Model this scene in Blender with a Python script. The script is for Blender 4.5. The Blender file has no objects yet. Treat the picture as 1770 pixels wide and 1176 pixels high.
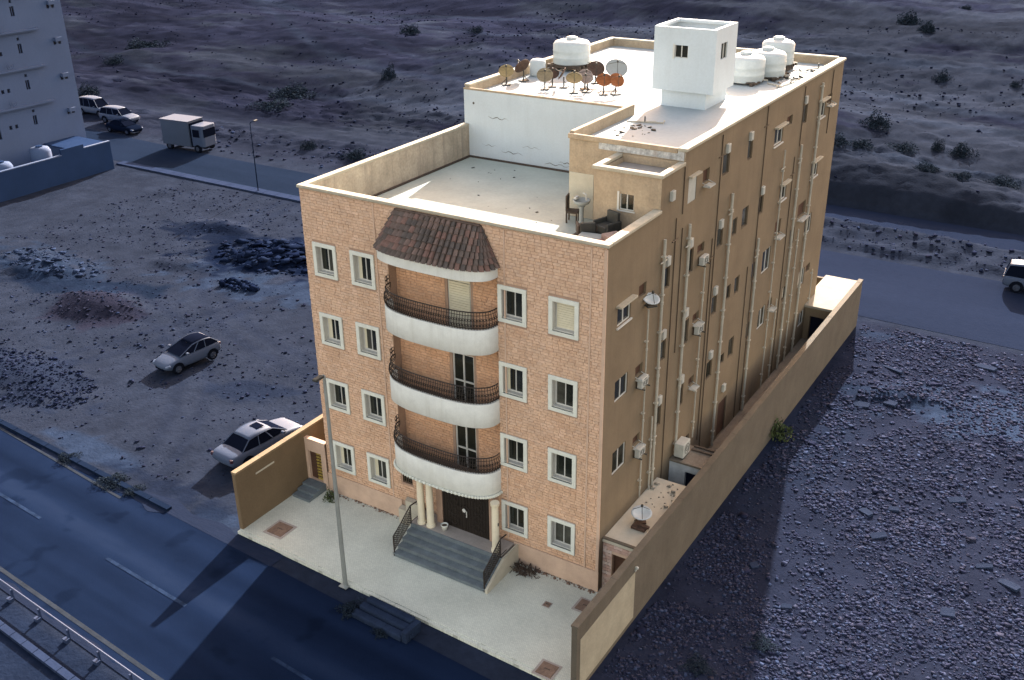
import bpy, math, random
import numpy as np
from mathutils import Vector, Matrix
random.seed(7); rng=np.random.default_rng(7)
R=math.radians; PI=math.pi
S=bpy.context.scene; COL=S.collection
# ------------------------------------------------------------------ camera, sky, sun, exposure
cd=bpy.data.cameras.new('camera'); cam=bpy.data.objects.new('camera',cd); COL.objects.link(cam)
cam.location=(28.861,-29.497,26.992)
yaw,pitch,roll=0.564,-0.446,-0.013
cam.rotation_mode='QUATERNION'
fw=Vector((-math.sin(yaw)*math.cos(pitch),math.cos(yaw)*math.cos(pitch),math.sin(pitch)))
rt=Vector((math.cos(yaw),math.sin(yaw),0)); up=rt.cross(fw)
r2=rt*math.cos(roll)+up*math.sin(roll); u2=up*math.cos(roll)-rt*math.sin(roll)
cam.rotation_quaternion=Matrix((r2,u2,-fw)).transposed().to_quaternion()
cd.sensor_width=36; cd.lens=36*1764.5/1770; cd.clip_end=2000; cd.clip_start=.5
S.camera=cam
S.render.resolution_x=1024; S.render.resolution_y=680
SUN_EL=25.5; TRAVEL=Vector((.235,-.972,0)).normalized()
w=bpy.data.worlds.new('World'); S.world=w; w.use_nodes=True
nt=w.node_tree; nt.nodes.clear()
sky=nt.nodes.new('ShaderNodeTexSky'); sky.sky_type='NISHITA'; sky.sun_disc=False
sky.sun_elevation=R(SUN_EL); sky.sun_rotation=math.atan2(-TRAVEL.x,-TRAVEL.y)
sky.dust_density=2.2; sky.ozone_density=.6; sky.air_density=1.0
bg=nt.nodes.new('ShaderNodeBackground'); bg.inputs[1].default_value=.15
wb=nt.nodes.new('ShaderNodeVectorMath'); wb.operation='MULTIPLY'; wb.inputs[1].default_value=(1.4,1.0,.72)   # white balance: warms the sky light so shade stays neutral
ow=nt.nodes.new('ShaderNodeOutputWorld'); nt.links.new(sky.outputs[0],wb.inputs[0]); nt.links.new(wb.outputs[0],bg.inputs[0]); nt.links.new(bg.outputs[0],ow.inputs[0])
sd=bpy.data.lights.new('sun','SUN'); sd.energy=4.3; sd.angle=R(.6); sd.color=(1,.95,.88)
so=bpy.data.objects.new('sun',sd); COL.objects.link(so)
tv=Vector((TRAVEL.x*math.cos(R(SUN_EL)),TRAVEL.y*math.cos(R(SUN_EL)),-math.sin(R(SUN_EL))))
so.rotation_euler=tv.to_track_quat('-Z','Y').to_euler(); so.location=(-20,60,60)
S.view_settings.view_transform='Standard'; S.view_settings.look='None'; S.view_settings.gamma=1
S.view_settings.exposure=2.1

# ------------------------------------------------------------------ materials
MATS={}
SC=np.array((.172,.238,.375))
def q(*c): return tuple(float(v) for v in np.array(c)*SC)   # the slate-blue range of everything beyond the property
def nn(nt,t,**k):
    n=nt.nodes.new(t)
    for a,b in k.items(): setattr(n,a,b)
    return n
def mat(name,col,rough=.85,var=.12,scale=3.,fine=40.,finevar=.06,bump=.0,bscale=30.,metal=0.,streak=0.,streakcol=None,spec=.3,coat=0.,attr=None,stretch=(1,1,1)):
    if name in MATS: return MATS[name]
    m=bpy.data.materials.new(name); m.use_nodes=True; nt=m.node_tree; L=nt.links
    b=nt.nodes['Principled BSDF']
    b.inputs['Roughness'].default_value=rough; b.inputs['Metallic'].default_value=metal
    b.inputs['Specular IOR Level'].default_value=spec; b.inputs['Coat Weight'].default_value=coat
    tc=nn(nt,'ShaderNodeTexCoord'); mp=nn(nt,'ShaderNodeMapping'); mp.inputs['Scale'].default_value=stretch
    L.new(tc.outputs['Object'],mp.inputs[0]); P=mp.outputs[0]
    if attr:
        a=nn(nt,'ShaderNodeAttribute',attribute_name=attr); base=a.outputs['Color']
    else:
        c=nn(nt,'ShaderNodeRGB'); c.outputs[0].default_value=(*col,1); base=c.outputs[0]
    def mul(base,sc,amt,det=4,vec=P):
        n=nn(nt,'ShaderNodeTexNoise'); n.inputs['Scale'].default_value=sc; n.inputs['Detail'].default_value=det; n.inputs['Roughness'].default_value=.6
        L.new(vec,n.inputs['Vector'])
        r=nn(nt,'ShaderNodeMapRange'); r.inputs[1].default_value=.3; r.inputs[2].default_value=.7; r.inputs[3].default_value=1-amt; r.inputs[4].default_value=1+amt
        L.new(n.outputs[0],r.inputs[0])
        v=nn(nt,'ShaderNodeVectorMath',operation='SCALE'); L.new(base,v.inputs[0]); L.new(r.outputs[0],v.inputs['Scale']); return v.outputs[0]
    if var: base=mul(base,scale,var)
    if finevar: base=mul(base,fine,finevar,3)
    if streak:
        m2=nn(nt,'ShaderNodeMapping'); m2.inputs['Scale'].default_value=(3.2,3.2,.16); L.new(tc.outputs['Object'],m2.inputs[0])
        n=nn(nt,'ShaderNodeTexNoise'); n.inputs['Scale'].default_value=1.; n.inputs['Detail'].default_value=6; n.inputs['Roughness'].default_value=.7; L.new(m2.outputs[0],n.inputs['Vector'])
        r=nn(nt,'ShaderNodeMapRange'); r.inputs[1].default_value=.5; r.inputs[2].default_value=.72; r.inputs[4].default_value=streak; L.new(n.outputs[0],r.inputs[0])
        mx=nn(nt,'ShaderNodeMix',data_type='RGBA'); L.new(r.outputs[0],mx.inputs['Factor']); L.new(base,mx.inputs['A']); mx.inputs['B'].default_value=(*(streakcol or tuple(.55*x for x in col)),1)
        base=mx.outputs['Result']
    L.new(base,b.inputs['Base Color'])
    if bump:
        n=nn(nt,'ShaderNodeTexNoise'); n.inputs['Scale'].default_value=bscale; n.inputs['Detail'].default_value=5; L.new(P,n.inputs['Vector'])
        bp=nn(nt,'ShaderNodeBump'); bp.inputs['Strength'].default_value=bump; bp.inputs['Distance'].default_value=.05; L.new(n.outputs[0],bp.inputs['Height']); L.new(bp.outputs[0],b.inputs['Normal'])
    MATS[name]=m; return m
M=dict(
 stone=mat('stone',(.49,.36,.25),.9,.08,1.2,9,.12,.5,25,attr='tone'),
 mortar=mat('mortar',(.33,.225,.165),.95,.1,2,20,.1),
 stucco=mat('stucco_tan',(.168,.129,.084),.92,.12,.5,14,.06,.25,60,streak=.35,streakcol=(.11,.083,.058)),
 parapet=mat('parapet_paint',(.34,.27,.19),.9,.15,1.5,12,.1,.3,40,streak=.5,streakcol=(.22,.17,.125)),
 inner=mat('weathered_parapet',(.36,.31,.24),.9,.2,1.2,9,.14,.3,40,streak=.8,streakcol=(.21,.175,.145)),
 flaking=mat('flaking_paint',(.40,.41,.41),.9,.3,2.5,7,.35,.3,30,streak=.6,streakcol=(.24,.19,.15)),
 annexroof=mat('annex_roof_screed',(.24,.225,.185),.9,.15,1.2,10,.1,.2,30),
 tancoping=mat('tan_coping',(.21,.155,.095),.9,.12,1.2,14,.08),
 plinth=mat('plinth_plaster',(.50,.36,.27),.9,.12,1.5,20,.06,.2,50),
 coping=mat('coping',(.36,.33,.26),.85,.12,2,18,.1,.2,30),
 cream=mat('cream_patch',(.44,.41,.33),.9,.08,2,20,.05),
 white=mat('white_paint',(.60,.615,.58),.7,.08,2,25,.05,.15,40,streak=.4,streakcol=(.42,.42,.37)),
 trim=mat('white_trim',(.60,.62,.56),.65,.07,3,25,.05),
 wwall=mat('whitewash_wall',(.48,.54,.58),.85,.05,.6,12,.04,.15,30,streak=.18,streakcol=(.36,.40,.41)),
 terr=mat('terrace_coating',(.35,.385,.35),.85,.10,.5,8,.05,.1,20,streak=0),
 roofw=mat('roof_membrane',(.30,.34,.36),.8,.06,.6,6,.05,.1,15),
 tile=mat('roof_tile_clay',(.085,.06,.05),.85,.25,4,30,.15,.3,40),
 glass=mat('dark_glass',(.018,.02,.016),.12,.3,2,8,.0,spec=.6),
 glass2=mat('dim_glass',(.05,.05,.04),.15,.3,3,8,.1,spec=.6),
 blind=mat('cream_shutter',(.60,.56,.42),.6,.05,3,25,.03),
 alu=mat('aluminium_frame',(.50,.50,.47),.5,.05,3,20,.03),
 reveal=mat('reveal_plaster',(.47,.46,.42),.85,.08,3,20,.05),
 iron=mat('wrought_iron',(.035,.028,.024),.55,.2,5,30,.1,metal=.3),
 brownfloor=mat('balcony_floor',(.16,.11,.085),.8,.1,3,15,.1),
 dooriron=mat('black_iron_door',(.03,.024,.02),.45,.2,4,20,.1,metal=.4),
 column=mat('cream_column',(.64,.58,.44),.75,.06,2,25,.04),
 marble=mat('grey_marble',(.12,.145,.16),.45,.2,2.5,14,.12),
 landing=mat('landing_stone',(.30,.27,.245),.6,.12,2,14,.08),
 court=mat('courtyard_paving',(.56,.58,.505),.85,.13,.35,16,.07,.2,40),
 wallr=mat('boundary_render',(.098,.085,.066),.93,.15,.7,12,.08,.3,40,streak=.35,streakcol=(.065,.055,.043)),
 walll=mat('boundary_tan',(.14,.10,.06),.93,.1,.7,12,.06,.2,40),
 patch=mat('pale_render_patch',(.29,.265,.20),.93,.12,1.2,12,.08,.2,40),
 pipe=mat('grey_pvc_pipe',(.35,.33,.275),.7,.12,2,12,.08),
 chase=mat('dark_cable',(.085,.06,.04),.8,.1,2,12,.08),
 acw=mat('ac_white',(.36,.37,.34),.6,.1,3,15,.06),
 hole=mat('ac_opening_dark',(.07,.035,.022),.9,.2,3,15,.1),
 gold=mat('gilded_grille',(.55,.42,.10),.45,.2,6,25,.1,metal=.4),
 tank=mat('white_tank',(.41,.45,.46),.55,.06,2,12,.04),
 rust=mat('rusty_dish',(.22,.075,.025),.8,.3,6,30,.15),
 rustd=mat('dark_rust_dish',(.07,.042,.03),.8,.3,6,30,.15),
 tand=mat('tan_dish',(.20,.16,.10),.8,.2,6,30,.15),
 ochre=mat('ochre_dish',(.24,.18,.085),.7,.2,6,30,.12),
 pinkd=mat('faded_pink_dish',(.24,.19,.165),.8,.2,6,30,.12),
 greyd=mat('grey_dish',(.27,.29,.28),.6,.06,4,20,.04),
 darkm=mat('dark_metal',(.05,.05,.045),.6,.2,4,20,.1,metal=.3),
 timber=mat('dark_timber',(.06,.045,.035),.8,.3,5,30,.2),
 junkred=mat('faded_red_cloth',(.22,.05,.04),.9,.2,5,20,.1),
 junkpink=mat('dusty_pink_cloth',(.28,.2,.17),.9,.2,5,20,.1),
 leaf=mat('leaf_green',(.05,.07,.025),.8,.3,3,20,.2),
 galv=mat('galvanised_steel',(.26,.28,.27),.5,.1,3,20,.05,metal=.3),
 iron_cover=mat('rusty_cover',(.17,.115,.085),.8,.25,6,30,.2),
 alley=mat('alley_debris_floor',(.17,.145,.115),.95,.2,1.5,10,.15,.5,20),
 stainwall=mat('blue_white_limewash',(.42,.46,.48),.85,.2,1.5,10,.06),
 # the world beyond the property line, which the photograph shows in deep slate blues
 ground=mat('slate_dirt',(.07,.07,.09),.97,.14,.35,2.2,.13,.7,6,attr='tint'),
 asphalt=mat('navy_asphalt',(.0068,.0142,.0345),.85,.22,.25,18,.06,.1,40,stretch=(.25,1,1)),
 asphalt2=mat('back_road_asphalt',(.0098,.0165,.034),.9,.22,.15,8,.08,.2,20,stretch=(.3,1,1)),
 packed=mat('packed_gravel_road',(.0125,.0185,.038),.95,.12,.15,6,.08,.3,12,stretch=(.3,1,1)),
 yline=mat('faded_yellow_line',(.024,.03,.042),.8,.2,2,14,.15),
 wline=mat('worn_white_line',(.014,.025,.055),.8,.45,2,14,.2),
 kerb=mat('slate_kerb',(.007,.013,.03),.9,.15,1,12,.1,.2,20),
 palekerb=mat('pale_footway',(.022,.033,.068),.9,.12,.6,8,.08,.2,20),
 rock=mat('slate_rubble',(.08,.08,.1),.95,.15,2,10,.12,.3,20,attr='tone'),
 barrier=mat('dusky_concrete_barrier',(.017,.026,.05),.95,.2,1.5,12,.1,.3,20,spec=0.),
 slab=mat('broken_concrete_slab',(.026,.036,.066),.9,.15,1.5,12,.1,.3,20),
 nbwhite=mat('neighbour_blue_white',(.058,.09,.175),.85,.07,.3,6,.04,streak=.2,streakcol=(.045,.078,.16)),
 nbwall=mat('neighbour_wall_slate',(.018,.035,.086),.9,.1,.4,8,.06,streak=.3,streakcol=(.018,.032,.07)),
 nbdark=mat('neighbour_dark_glass',(.004,.007,.02),.3,.1,2,8,.0),
 carw=mat('car_slate_white',(.043,.063,.112),.55,.02,2,8,.0,coat=.0,spec=.15),
 card=mat('car_navy',(.004,.007,.017),.6,.02,2,8,.0,coat=.0,spec=.0),
 cargl=mat('car_glass',(.004,.006,.014),.5,.1,2,8,.0,spec=.0),
 tyre=mat('tyre_rubber',(.004,.006,.012),.9,.1,5,20,.0,spec=.02),
 rim=mat('wheel_rim',(.03,.04,.065),.6,.1,5,20,.0,spec=.1),
 lampr=mat('tail_lamp',(.03,.012,.025),.5,.1,5,20,.0),
 lampw=mat('head_lamp',(.09,.12,.19),.4,.1,5,20,.0,spec=.1),
 truck=mat('truck_box_panel',(.04,.058,.095),.6,.05,1,8,.03),
 shrub=mat('slate_green_leaf',(.016,.024,.036),.9,.35,2,12,.2),
 twig=mat('shrub_twig',(.01,.013,.022),.9,.2,5,20,.1),
 railm=mat('guard_rail_steel',(.03,.047,.10),.5,.1,2,14,.05,metal=.2),
)
for k_ in ('ground','asphalt','asphalt2','packed','kerb','palekerb','rock','slab','yline','wline','shrub','nbwall','twig'):
    M[k_].node_tree.nodes['Principled BSDF'].inputs['Specular IOR Level'].default_value=.0
# ------------------------------------------------------------------ mesh helpers
class MB:
    def __init__(s): s.v=[]; s.f=[]; s.tone=[]
    def add(s,vs,fs,tone=None):
        o=len(s.v); s.v+= [tuple(p) for p in vs]; s.f+=[tuple(i+o for i in f) for f in fs]
        if tone is not None: s.tone+=[tone]*len(fs)
        return s
    def box(s,x0,x1,y0,y1,z0,z1,tone=None):
        if x0>x1:x0,x1=x1,x0
        if y0>y1:y0,y1=y1,y0
        if z0>z1:z0,z1=z1,z0
        vs=[(x0,y0,z0),(x1,y0,z0),(x1,y1,z0),(x0,y1,z0),(x0,y0,z1),(x1,y0,z1),(x1,y1,z1),(x0,y1,z1)]
        return s.add(vs,[(0,3,2,1),(4,5,6,7),(0,1,5,4),(1,2,6,5),(2,3,7,6),(3,0,4,7)],tone)
    def prism(s,pts,z0,z1):
        n=len(pts); vs=[(x,y,z0) for x,y in pts]+[(x,y,z1) for x,y in pts]
        return s.add(vs,[tuple(range(n-1,-1,-1)),tuple(range(n,2*n))]+[(i,(i+1)%n,(i+1)%n+n,i+n) for i in range(n)])
    def tube(s,pts,r,n=6,closed=False,r2=None):
        pts=[Vector(p) for p in pts]; rings=[]; N=len(pts)
        for i,p in enumerate(pts):
            a=pts[i-1] if (i>0 or closed) else p; b=pts[(i+1)%N] if (i<N-1 or closed) else p
            d=(b-a).normalized(); e=Vector((0,0,1)) if abs(d.z)<.9 else Vector((1,0,0))
            u=d.cross(e).normalized(); v=d.cross(u)
            rr=r if r2 is None else r+(r2-r)*i/max(1,N-1)
            rings.append([p+u*rr*math.cos(2*PI*k/n)+v*rr*math.sin(2*PI*k/n) for k in range(n)])
        vs=[q for rg in rings for q in rg]; fs=[]
        for i in range(N if closed else N-1):
            j=(i+1)%N
            for k in range(n): fs.append((i*n+k,i*n+(k+1)%n,j*n+(k+1)%n,j*n+k))
        if not closed: fs+= [tuple(range(n)),tuple(range((N-1)*n+n-1,(N-1)*n-1,-1))]
        return s.add(vs,fs)
    def ring(s,c,r,t,ax='y',n=10):
        pts=[]
        for k in range(n):
            a=2*PI*k/n; d=(math.cos(a)*r,0,math.sin(a)*r) if ax=='y' else (0,math.cos(a)*r,math.sin(a)*r)
            pts.append((c[0]+d[0],c[1]+d[1],c[2]+d[2]))
        return s.tube(pts,t,3,True)
    def lathe(s,prof,n=16,c=(0,0,0),axis='z'):
        vs=[]
        for r,z in prof:
            for k in range(n):
                a=2*PI*k/n
                p=(r*math.cos(a),r*math.sin(a),z)
                if axis=='x': p=(z,p[0],p[1])
                if axis=='y': p=(p[0],z,p[1])
                vs.append((c[0]+p[0],c[1]+p[1],c[2]+p[2]))
        m=len(prof); fs=[(i*n+k,i*n+(k+1)%n,(i+1)*n+(k+1)%n,(i+1)*n+k) for i in range(m-1) for k in range(n)]
        fs+=[tuple(range(n-1,-1,-1)),tuple(range((m-1)*n,m*n))]
        return s.add(vs,fs)
    def mesh(s,name,m,smooth=False):
        me=bpy.data.meshes.new(name); me.from_pydata(s.v,[],s.f); me.materials.append(m)
        if smooth:
            me.polygons.foreach_set('use_smooth',[True]*len(me.polygons))
        if s.tone and len(s.tone)==len(s.f):
            a=me.attributes.new('tone','FLOAT_COLOR','FACE')
            a.data.foreach_set('color',np.array([(*t,1) for t in s.tone],dtype=np.float32).ravel())
        me.update(); return me
def link(name,me,parent=None,loc=None,rz=None,**k):
    o=bpy.data.objects.new(name,me); COL.objects.link(o)
    if parent: o.parent=parent
    if loc: o.location=loc
    if rz is not None: o.rotation_euler=(0,0,rz)
    for a,b in k.items():
        if b: o[a]=b
    return o
def part(name,mb,m,parent,smooth=False,**k): return link(name,mb.mesh(name,m,smooth),parent,**k)
def thing(name,label,cat,loc=(0,0,0),rz=0,group=None):
    o=bpy.data.objects.new(name,None); COL.objects.link(o); o.empty_display_size=.3
    o.location=loc; o.rotation_euler=(0,0,rz); o['label']=label; o['category']=cat
    if group: o['group']=group
    return o
def struct(name,mb,m,smooth=False): return link(name,mb.mesh(name,m,smooth),kind='structure')
def kids(o): return [c for c in KIDS.get(o.name,[])]
def copy_tree(o,parent=None,loc=None,rz=None,allobj=None):
    c=o.copy(); COL.objects.link(c)
    if parent: c.parent=parent
    if loc is not None: c.location=loc
    if rz is not None: c.rotation_euler=(0,0,rz)
    for ch in [x for x in o.children]: copy_tree(ch,c)
    return c
def bevel(o,wd=.02,seg=1):
    b=o.modifiers.new('bevel','BEVEL'); b.width=wd; b.segments=seg; b.limit_method='ANGLE'; return o
def fastmesh(name,verts,faces,m,tone=None,smooth=False,attr='tone',dom='FACE'):
    me=bpy.data.meshes.new(name); n=len(faces); k=faces.shape[1]
    me.vertices.add(len(verts)); me.vertices.foreach_set('co',verts.astype(np.float32).ravel())
    me.loops.add(n*k); me.loops.foreach_set('vertex_index',faces.astype(np.int32).ravel())
    me.polygons.add(n); me.polygons.foreach_set('loop_start',np.arange(0,n*k,k,dtype=np.int32)); me.polygons.foreach_set('loop_total',np.full(n,k,dtype=np.int32))
    if smooth: me.polygons.foreach_set('use_smooth',[True]*n)
    me.materials.append(m); me.update(calc_edges=True)
    if tone is not None:
        a=me.attributes.new(attr,'FLOAT_COLOR',dom); t=np.ones((len(tone),4),np.float32); t[:,:3]=tone; a.data.foreach_set('color',t.ravel())
    return me
# value noise
_g=rng.random((256,256))
def vn(x,y):
    xi=np.floor(x).astype(int); yi=np.floor(y).astype(int); fx=x-xi; fy=y-yi
    fx=fx*fx*(3-2*fx); fy=fy*fy*(3-2*fy)
    g=lambda a,b:_g[a&255,b&255]
    return (g(xi,yi)*(1-fx)+g(xi+1,yi)*fx)*(1-fy)+(g(xi,yi+1)*(1-fx)+g(xi+1,yi+1)*fx)*fy
def fbm(x,y,o=4,l=2.1,g=.5):
    s=0;a=1;t=0
    for i in range(o): s=s+a*vn(x+17.3*i,y+5.7*i); t+=a; a*=g; x=x*l; y=y*l
    return s/t
def sst(a,b,x): t=np.clip((x-a)/(b-a),0,1); return t*t*(3-2*t)

# ================================================================== GROUND
def edge_front(x): return -5.42-.06*x        # near edge of the front road
def height(x,y):
    x=np.asarray(x,float); y=np.asarray(y,float)
    n1=fbm(x*.9,y*.9,3); n2=fbm(x*.22+9,y*.22,3)
    h=-.16+(n1-.5)*.10+(n2-.5)*.16
    def mound(cx,cy,rx,ry,hh,ang=0,rough=.5):
        dx=x-cx;dy=y-cy;c,s=math.cos(ang),math.sin(ang);a=(dx*c+dy*s)/rx;b=(-dx*s+dy*c)/ry
        d=np.sqrt(a*a+b*b)+ (n1-.5)*rough
        return hh*sst(1,.15,d)
    h=h+mound(-28.2,8.8,4.2,2.6,.7,.2)+mound(-23.5,-.2,6.,2.6,.25,-.1,.9)+mound(-24.5,21.6,4.6,3.4,.5,.3,1.2)+mound(-38,11.5,5,3,.55,0,1.2)
    h=h+mound(-29.5,17.0,3.4,1.5,.35,.2)+mound(-33,24.5,4,1.6,.4,.1)
    h=h+mound(20.5,23.5,3,2,.35,.2,1.2)
    # beyond the back road: bumpy waste ground, then hillside
    far=sst(46,62,y)
    hn=fbm(x*.055+3,y*.075,5,2.2,.55); hn2=fbm(x*.018+40,y*.03+2,3)
    rg=1-np.abs(2*fbm(x*.05+11,y*.10+7,4,2.1,.5)-1)
    h=h+far*((hn-.5)*1.2+(hn2-.45)*7+.02*(y-55)+(rg-.7)*.45*sst(60,95,y)+(fbm(x*.8,y*1.0,3,2.3,.6)-.5)*.7)
    h=h+sst(44.2,45.5,y)*sst(51,49.5,y)*(n1*.55-.05+.25*(fbm(x*2.3,y*2.3,2)-.5))
    h=h+sst(55,57,y)*sst(63,58,y)*(n1*.4)
    # flats: property, roads
    flat=np.maximum.reduce([sst(edge_front(x)+.5,edge_front(x)-.2,y)*sst(-17,-14.,y+.07*x*0),
        sst(-2.2,-1.5,x)*sst(16.6,16.1,x)*sst(32.5,31.5,y)*sst(-8,-6,y),
        sst(31.8,32.8,y)*sst(41.5,40.,y), sst(2,6,x)*sst(32,33,y)*sst(44.8,43.8,y),
        sst(49.6,50.2,y)*sst(55.6,55.,y)*sst(-25,0,x),
        sst(-54,-56,x)*sst(33,31,y)*sst(-5,5,y)])
    return h*(1-flat)+(-.17)*flat
def axis(lo,mid0,mid1,hi,fine,coarse):
    a=list(np.arange(lo,mid0,coarse))+list(np.arange(mid0,mid1,fine))+list(np.arange(mid1,hi+coarse,coarse)); return np.array(a)
xs=np.concatenate([np.arange(-420,-200,6.),np.arange(-200,-62,1.1),np.arange(-62,46,.36),np.arange(46,70,1.5),np.arange(70,300,8.)])
ys=np.concatenate([np.arange(-120,-20,5.),np.arange(-20,66,.36),np.arange(66,130,.8),np.arange(130,260,1.8),np.arange(260,620,8.)])
X,Y=np.meshgrid(xs,ys,indexing='ij'); Z=height(X,Y)
nx,ny=X.shape
V=np.stack([X,Y,Z],-1).reshape(-1,3)
ii=np.arange(nx*ny).reshape(nx,ny); F=np.stack([ii[:-1,:-1],ii[1:,:-1],ii[1:,1:],ii[:-1,1:]],-1).reshape(-1,4)
def tint(x,y):
    n=fbm(x*.5,y*.5,4)[...,None]; n2=fbm(x*.09+50,y*.12,4)[...,None]; n3=fbm(x*2.1,y*2.1,2)[...,None]
    A=lambda *c:np.array(c)
    dirt=A(.088,.082,.098); c=dirt*(.95+.25*n)+0*n3
    def blob(c,cx,cy,rx,ry,col,amt=.9,edge=.9,fr=.6,ang=0):
        dx=x-cx;dy=y-cy;cc,s=math.cos(ang),math.sin(ang);a=(dx*cc+dy*s)/rx;b=(-dx*s+dy*cc)/ry
        d=np.sqrt(a*a+b*b)+(fbm(x*fr+cx,y*fr+cy,4)-.5)*edge*2
        k=(sst(1.1,.75,d)*amt)[...,None]; return c*(1-k)+A(*col)*k
    # left lot
    c=blob(c,-28.2,8.8,4.2,2.6,(.085,.063,.078),.9)
    c=blob(c,-33,10.5,9,1.9,(.040,.052,.080),.85,ang=.15)
    c=blob(c,-39,12.2,6,2,(.095,.11,.15),.6,1.3,1.5)
    c=blob(c,-19.5,17.,6.5,1.9,(.115,.13,.175),.75,1.4,1.2,.25)
    c=blob(c,-25.5,18,3.5,1.6,(.105,.12,.16),.6,1.3,1.2)
    c=blob(c,-24.5,21.6,6.2,3.6,(.020,.027,.052),.95,.9,.8,.3)
    c=blob(c,-32,23,5,1.6,(.026,.032,.055),.8,1.2,1.)
    c=blob(c,-12,-3.4,4,.8,(.105,.12,.165),.8,.9,.8)
    c=blob(c,-3.,-4.2,1.6,.8,(.115,.13,.175),.8,.8,.8)
    c=blob(c,-6,-3.9,3.5,.8,(.04,.045,.07),.7,1.3,1.2)
    c=blob(c,-23.5,-.2,6,2.4,(.065,.068,.095),.7,.9,1.)
    c=blob(c,-10.5,5.5,2.6,1.2,(.05,.058,.09),.6,.6,.8,.3)
    for (cx_,cy_,rr_) in ((-30,-12,22),(-30,-12,23.6),(-8,34,24),(-8,34,25.5),(-60,20,40),(-60,20,41.6)):
        d=np.abs(np.hypot(x-cx_,y-cy_)-rr_); k3=(sst(.5,.15,d)*.30)[...,None]; c=c*(1-k3)+A(.052,.055,.082)*k3
    # right lot
    right=(sst(15.5,16.5,x)*sst(33,31.5,y))[...,None]
    c=c*(1-right)+right*(A(.080,.072,.095)*(.8+.45*n))
    c=blob(c,24.,23.2,3.6,2.8,(.14,.155,.205),.9,1.3,1.)
    c=blob(c,19.8,22.5,2.5,1.0,(.10,.115,.155),.7,1.4,1.3)
    c=blob(c,17.8,16,2.,7,(.075,.075,.100),.8,.5,.6)
    c=blob(c,19,30.6,3.5,1.0,(.10,.11,.15),.7,.9,1.)
    # hillside
    far=sst(43,60,y)[...,None]
    sand=A(.114,.102,.114)*(.78+.44*n2)*(.85+.3*fbm(x*.35+5,y*.9,3)[...,None]); rockc=A(.060,.050,.072)*(.55+.9*n)
    k=sst(.42,.58,fbm(x*.045+8,y*.08+3,5,2.2,.6)+.16*sst(-30,-110,x)*sst(55,85,y)-.10*sst(-25,10,x))[...,None]
    hill=sand*(1-k*.85)+rockc*k*.85
    hill=hill*(.80+.40*sst(.40,.60,fbm(x*.02+3,y*.035+9,3)))[...,None]
    for (c0,c1,c2,wd) in ((78,.16,.004,1.1),(81.5,.16,.004,.5),(97,-.22,.0,1.3),(66.5,.05,.001,.7),(118,-.10,.0,1.6)):
        d=np.abs(y-(c0+c1*x+c2*x*x+3*np.sin(x*.06+c0)))
        k3=(sst(wd*1.6,wd*.4,d)*.35)[...,None]; hill=hill*(1-k3)+A(.13,.13,.155)*k3
    gul=sst(.47,.53,fbm(x*.10+31,y*.22+3,4,2.,.6))[...,None]; hill=hill*(1-.28*gul)
    c=c*(1-far)+hill*far
    rb=(sst(41.5,43,y)*sst(52,47,y)*sst(10,-5,x))[...,None]*.6
    c=c*(1-rb)+rb*A(.07,.06,.075)*(.5+n)
    # median strip below guard rail
    md=(sst(-12.9,-13.3,y+.08*x)*1.)[...,None]; c=c*(1-md)+md*A(.05,.055,.08)*(.7+.6*n)
    return np.clip(c*(.88+.24*n3)*SC*np.array((1.0,1.05,.97)),.002,1)
T=tint(X,Y).reshape(-1,3)
g=link('ground',fastmesh('ground',V,F,M['ground'],T,True,'tint','POINT'),kind='structure')

# roads ------------------------------------------------------------
GZ=-.17
def strip(name,m,x0,x1,fa,fb,z,kind='structure',n=60):
    xx=np.linspace(x0,x1,n+1); mb=MB()
    for a,b in zip(xx[:-1],xx[1:]): mb.add([(a,fa(a),z),(b,fa(b),z),(b,fb(b),z),(a,fb(a),z)],[(0,1,2,3)])
    return struct(name,mb,m)
rx=np.concatenate([np.arange(-120,-30,1.5),np.arange(-30,16,.15),np.arange(16,62,1.5)]); rv=np.linspace(0,1,80)
RX,RV=np.meshgrid(rx,rv,indexing='ij'); ylo=-12.95-.08*RX; yhi=-5.42-.06*RX; RY=ylo+(yhi-ylo)*RV
rr=fbm(RX*.12,RV*22,4); r2_=fbm(RX*.5+4,RY*1.6,4); lat=(RV-.5)
prof=.80+.42*np.exp(-((RV-.60)/.085)**2)+.20*np.exp(-((RV-.90)/.07)**2)+.16*np.exp(-((RV-.05)/.06)**2)-.10*np.exp(-((RV-.79)/.045)**2)+.10*np.exp(-((RV-.33)/.05)**2)
prof=prof*(.88+.24*rr)*(.90+.20*r2_)
stn=fbm(RX*.9+20,RY*.9,3); prof=prof*(1-.22*sst(.66,.74,stn))
RT=np.array((.0070,.0136,.0350))*prof[...,None]
dust=(np.clip(prof-1,0,1)*.9)[...,None]; RT=RT*(1-dust)+np.array((.0130,.0200,.0385))*dust*1.1
nn1,nn2=RX.shape; ri=np.arange(nn1*nn2).reshape(nn1,nn2); RF=np.stack([ri[:-1,:-1],ri[1:,:-1],ri[1:,1:],ri[:-1,1:]],-1).reshape(-1,4)
M['roadtint']=mat('front_road_tarmac',(.007,.014,.035),.9,.05,.6,20,.10,.12,50,attr='tint'); M['roadtint'].node_tree.nodes['Principled BSDF'].inputs['Specular IOR Level'].default_value=0
link('front_road',fastmesh('front_road',np.stack([RX,RY,np.full(RX.shape,GZ+.02)],-1).reshape(-1,3),RF,M['roadtint'],RT.reshape(-1,3),False,'tint','POINT'),kind='structure')
sh=strip('road_shoulder',M['packed'],-8.0,1.5,lambda x:edge_front(x)-.05,lambda x:edge_front(x)+.7+.15*math.sin(x*1.9),GZ+.026)
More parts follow.
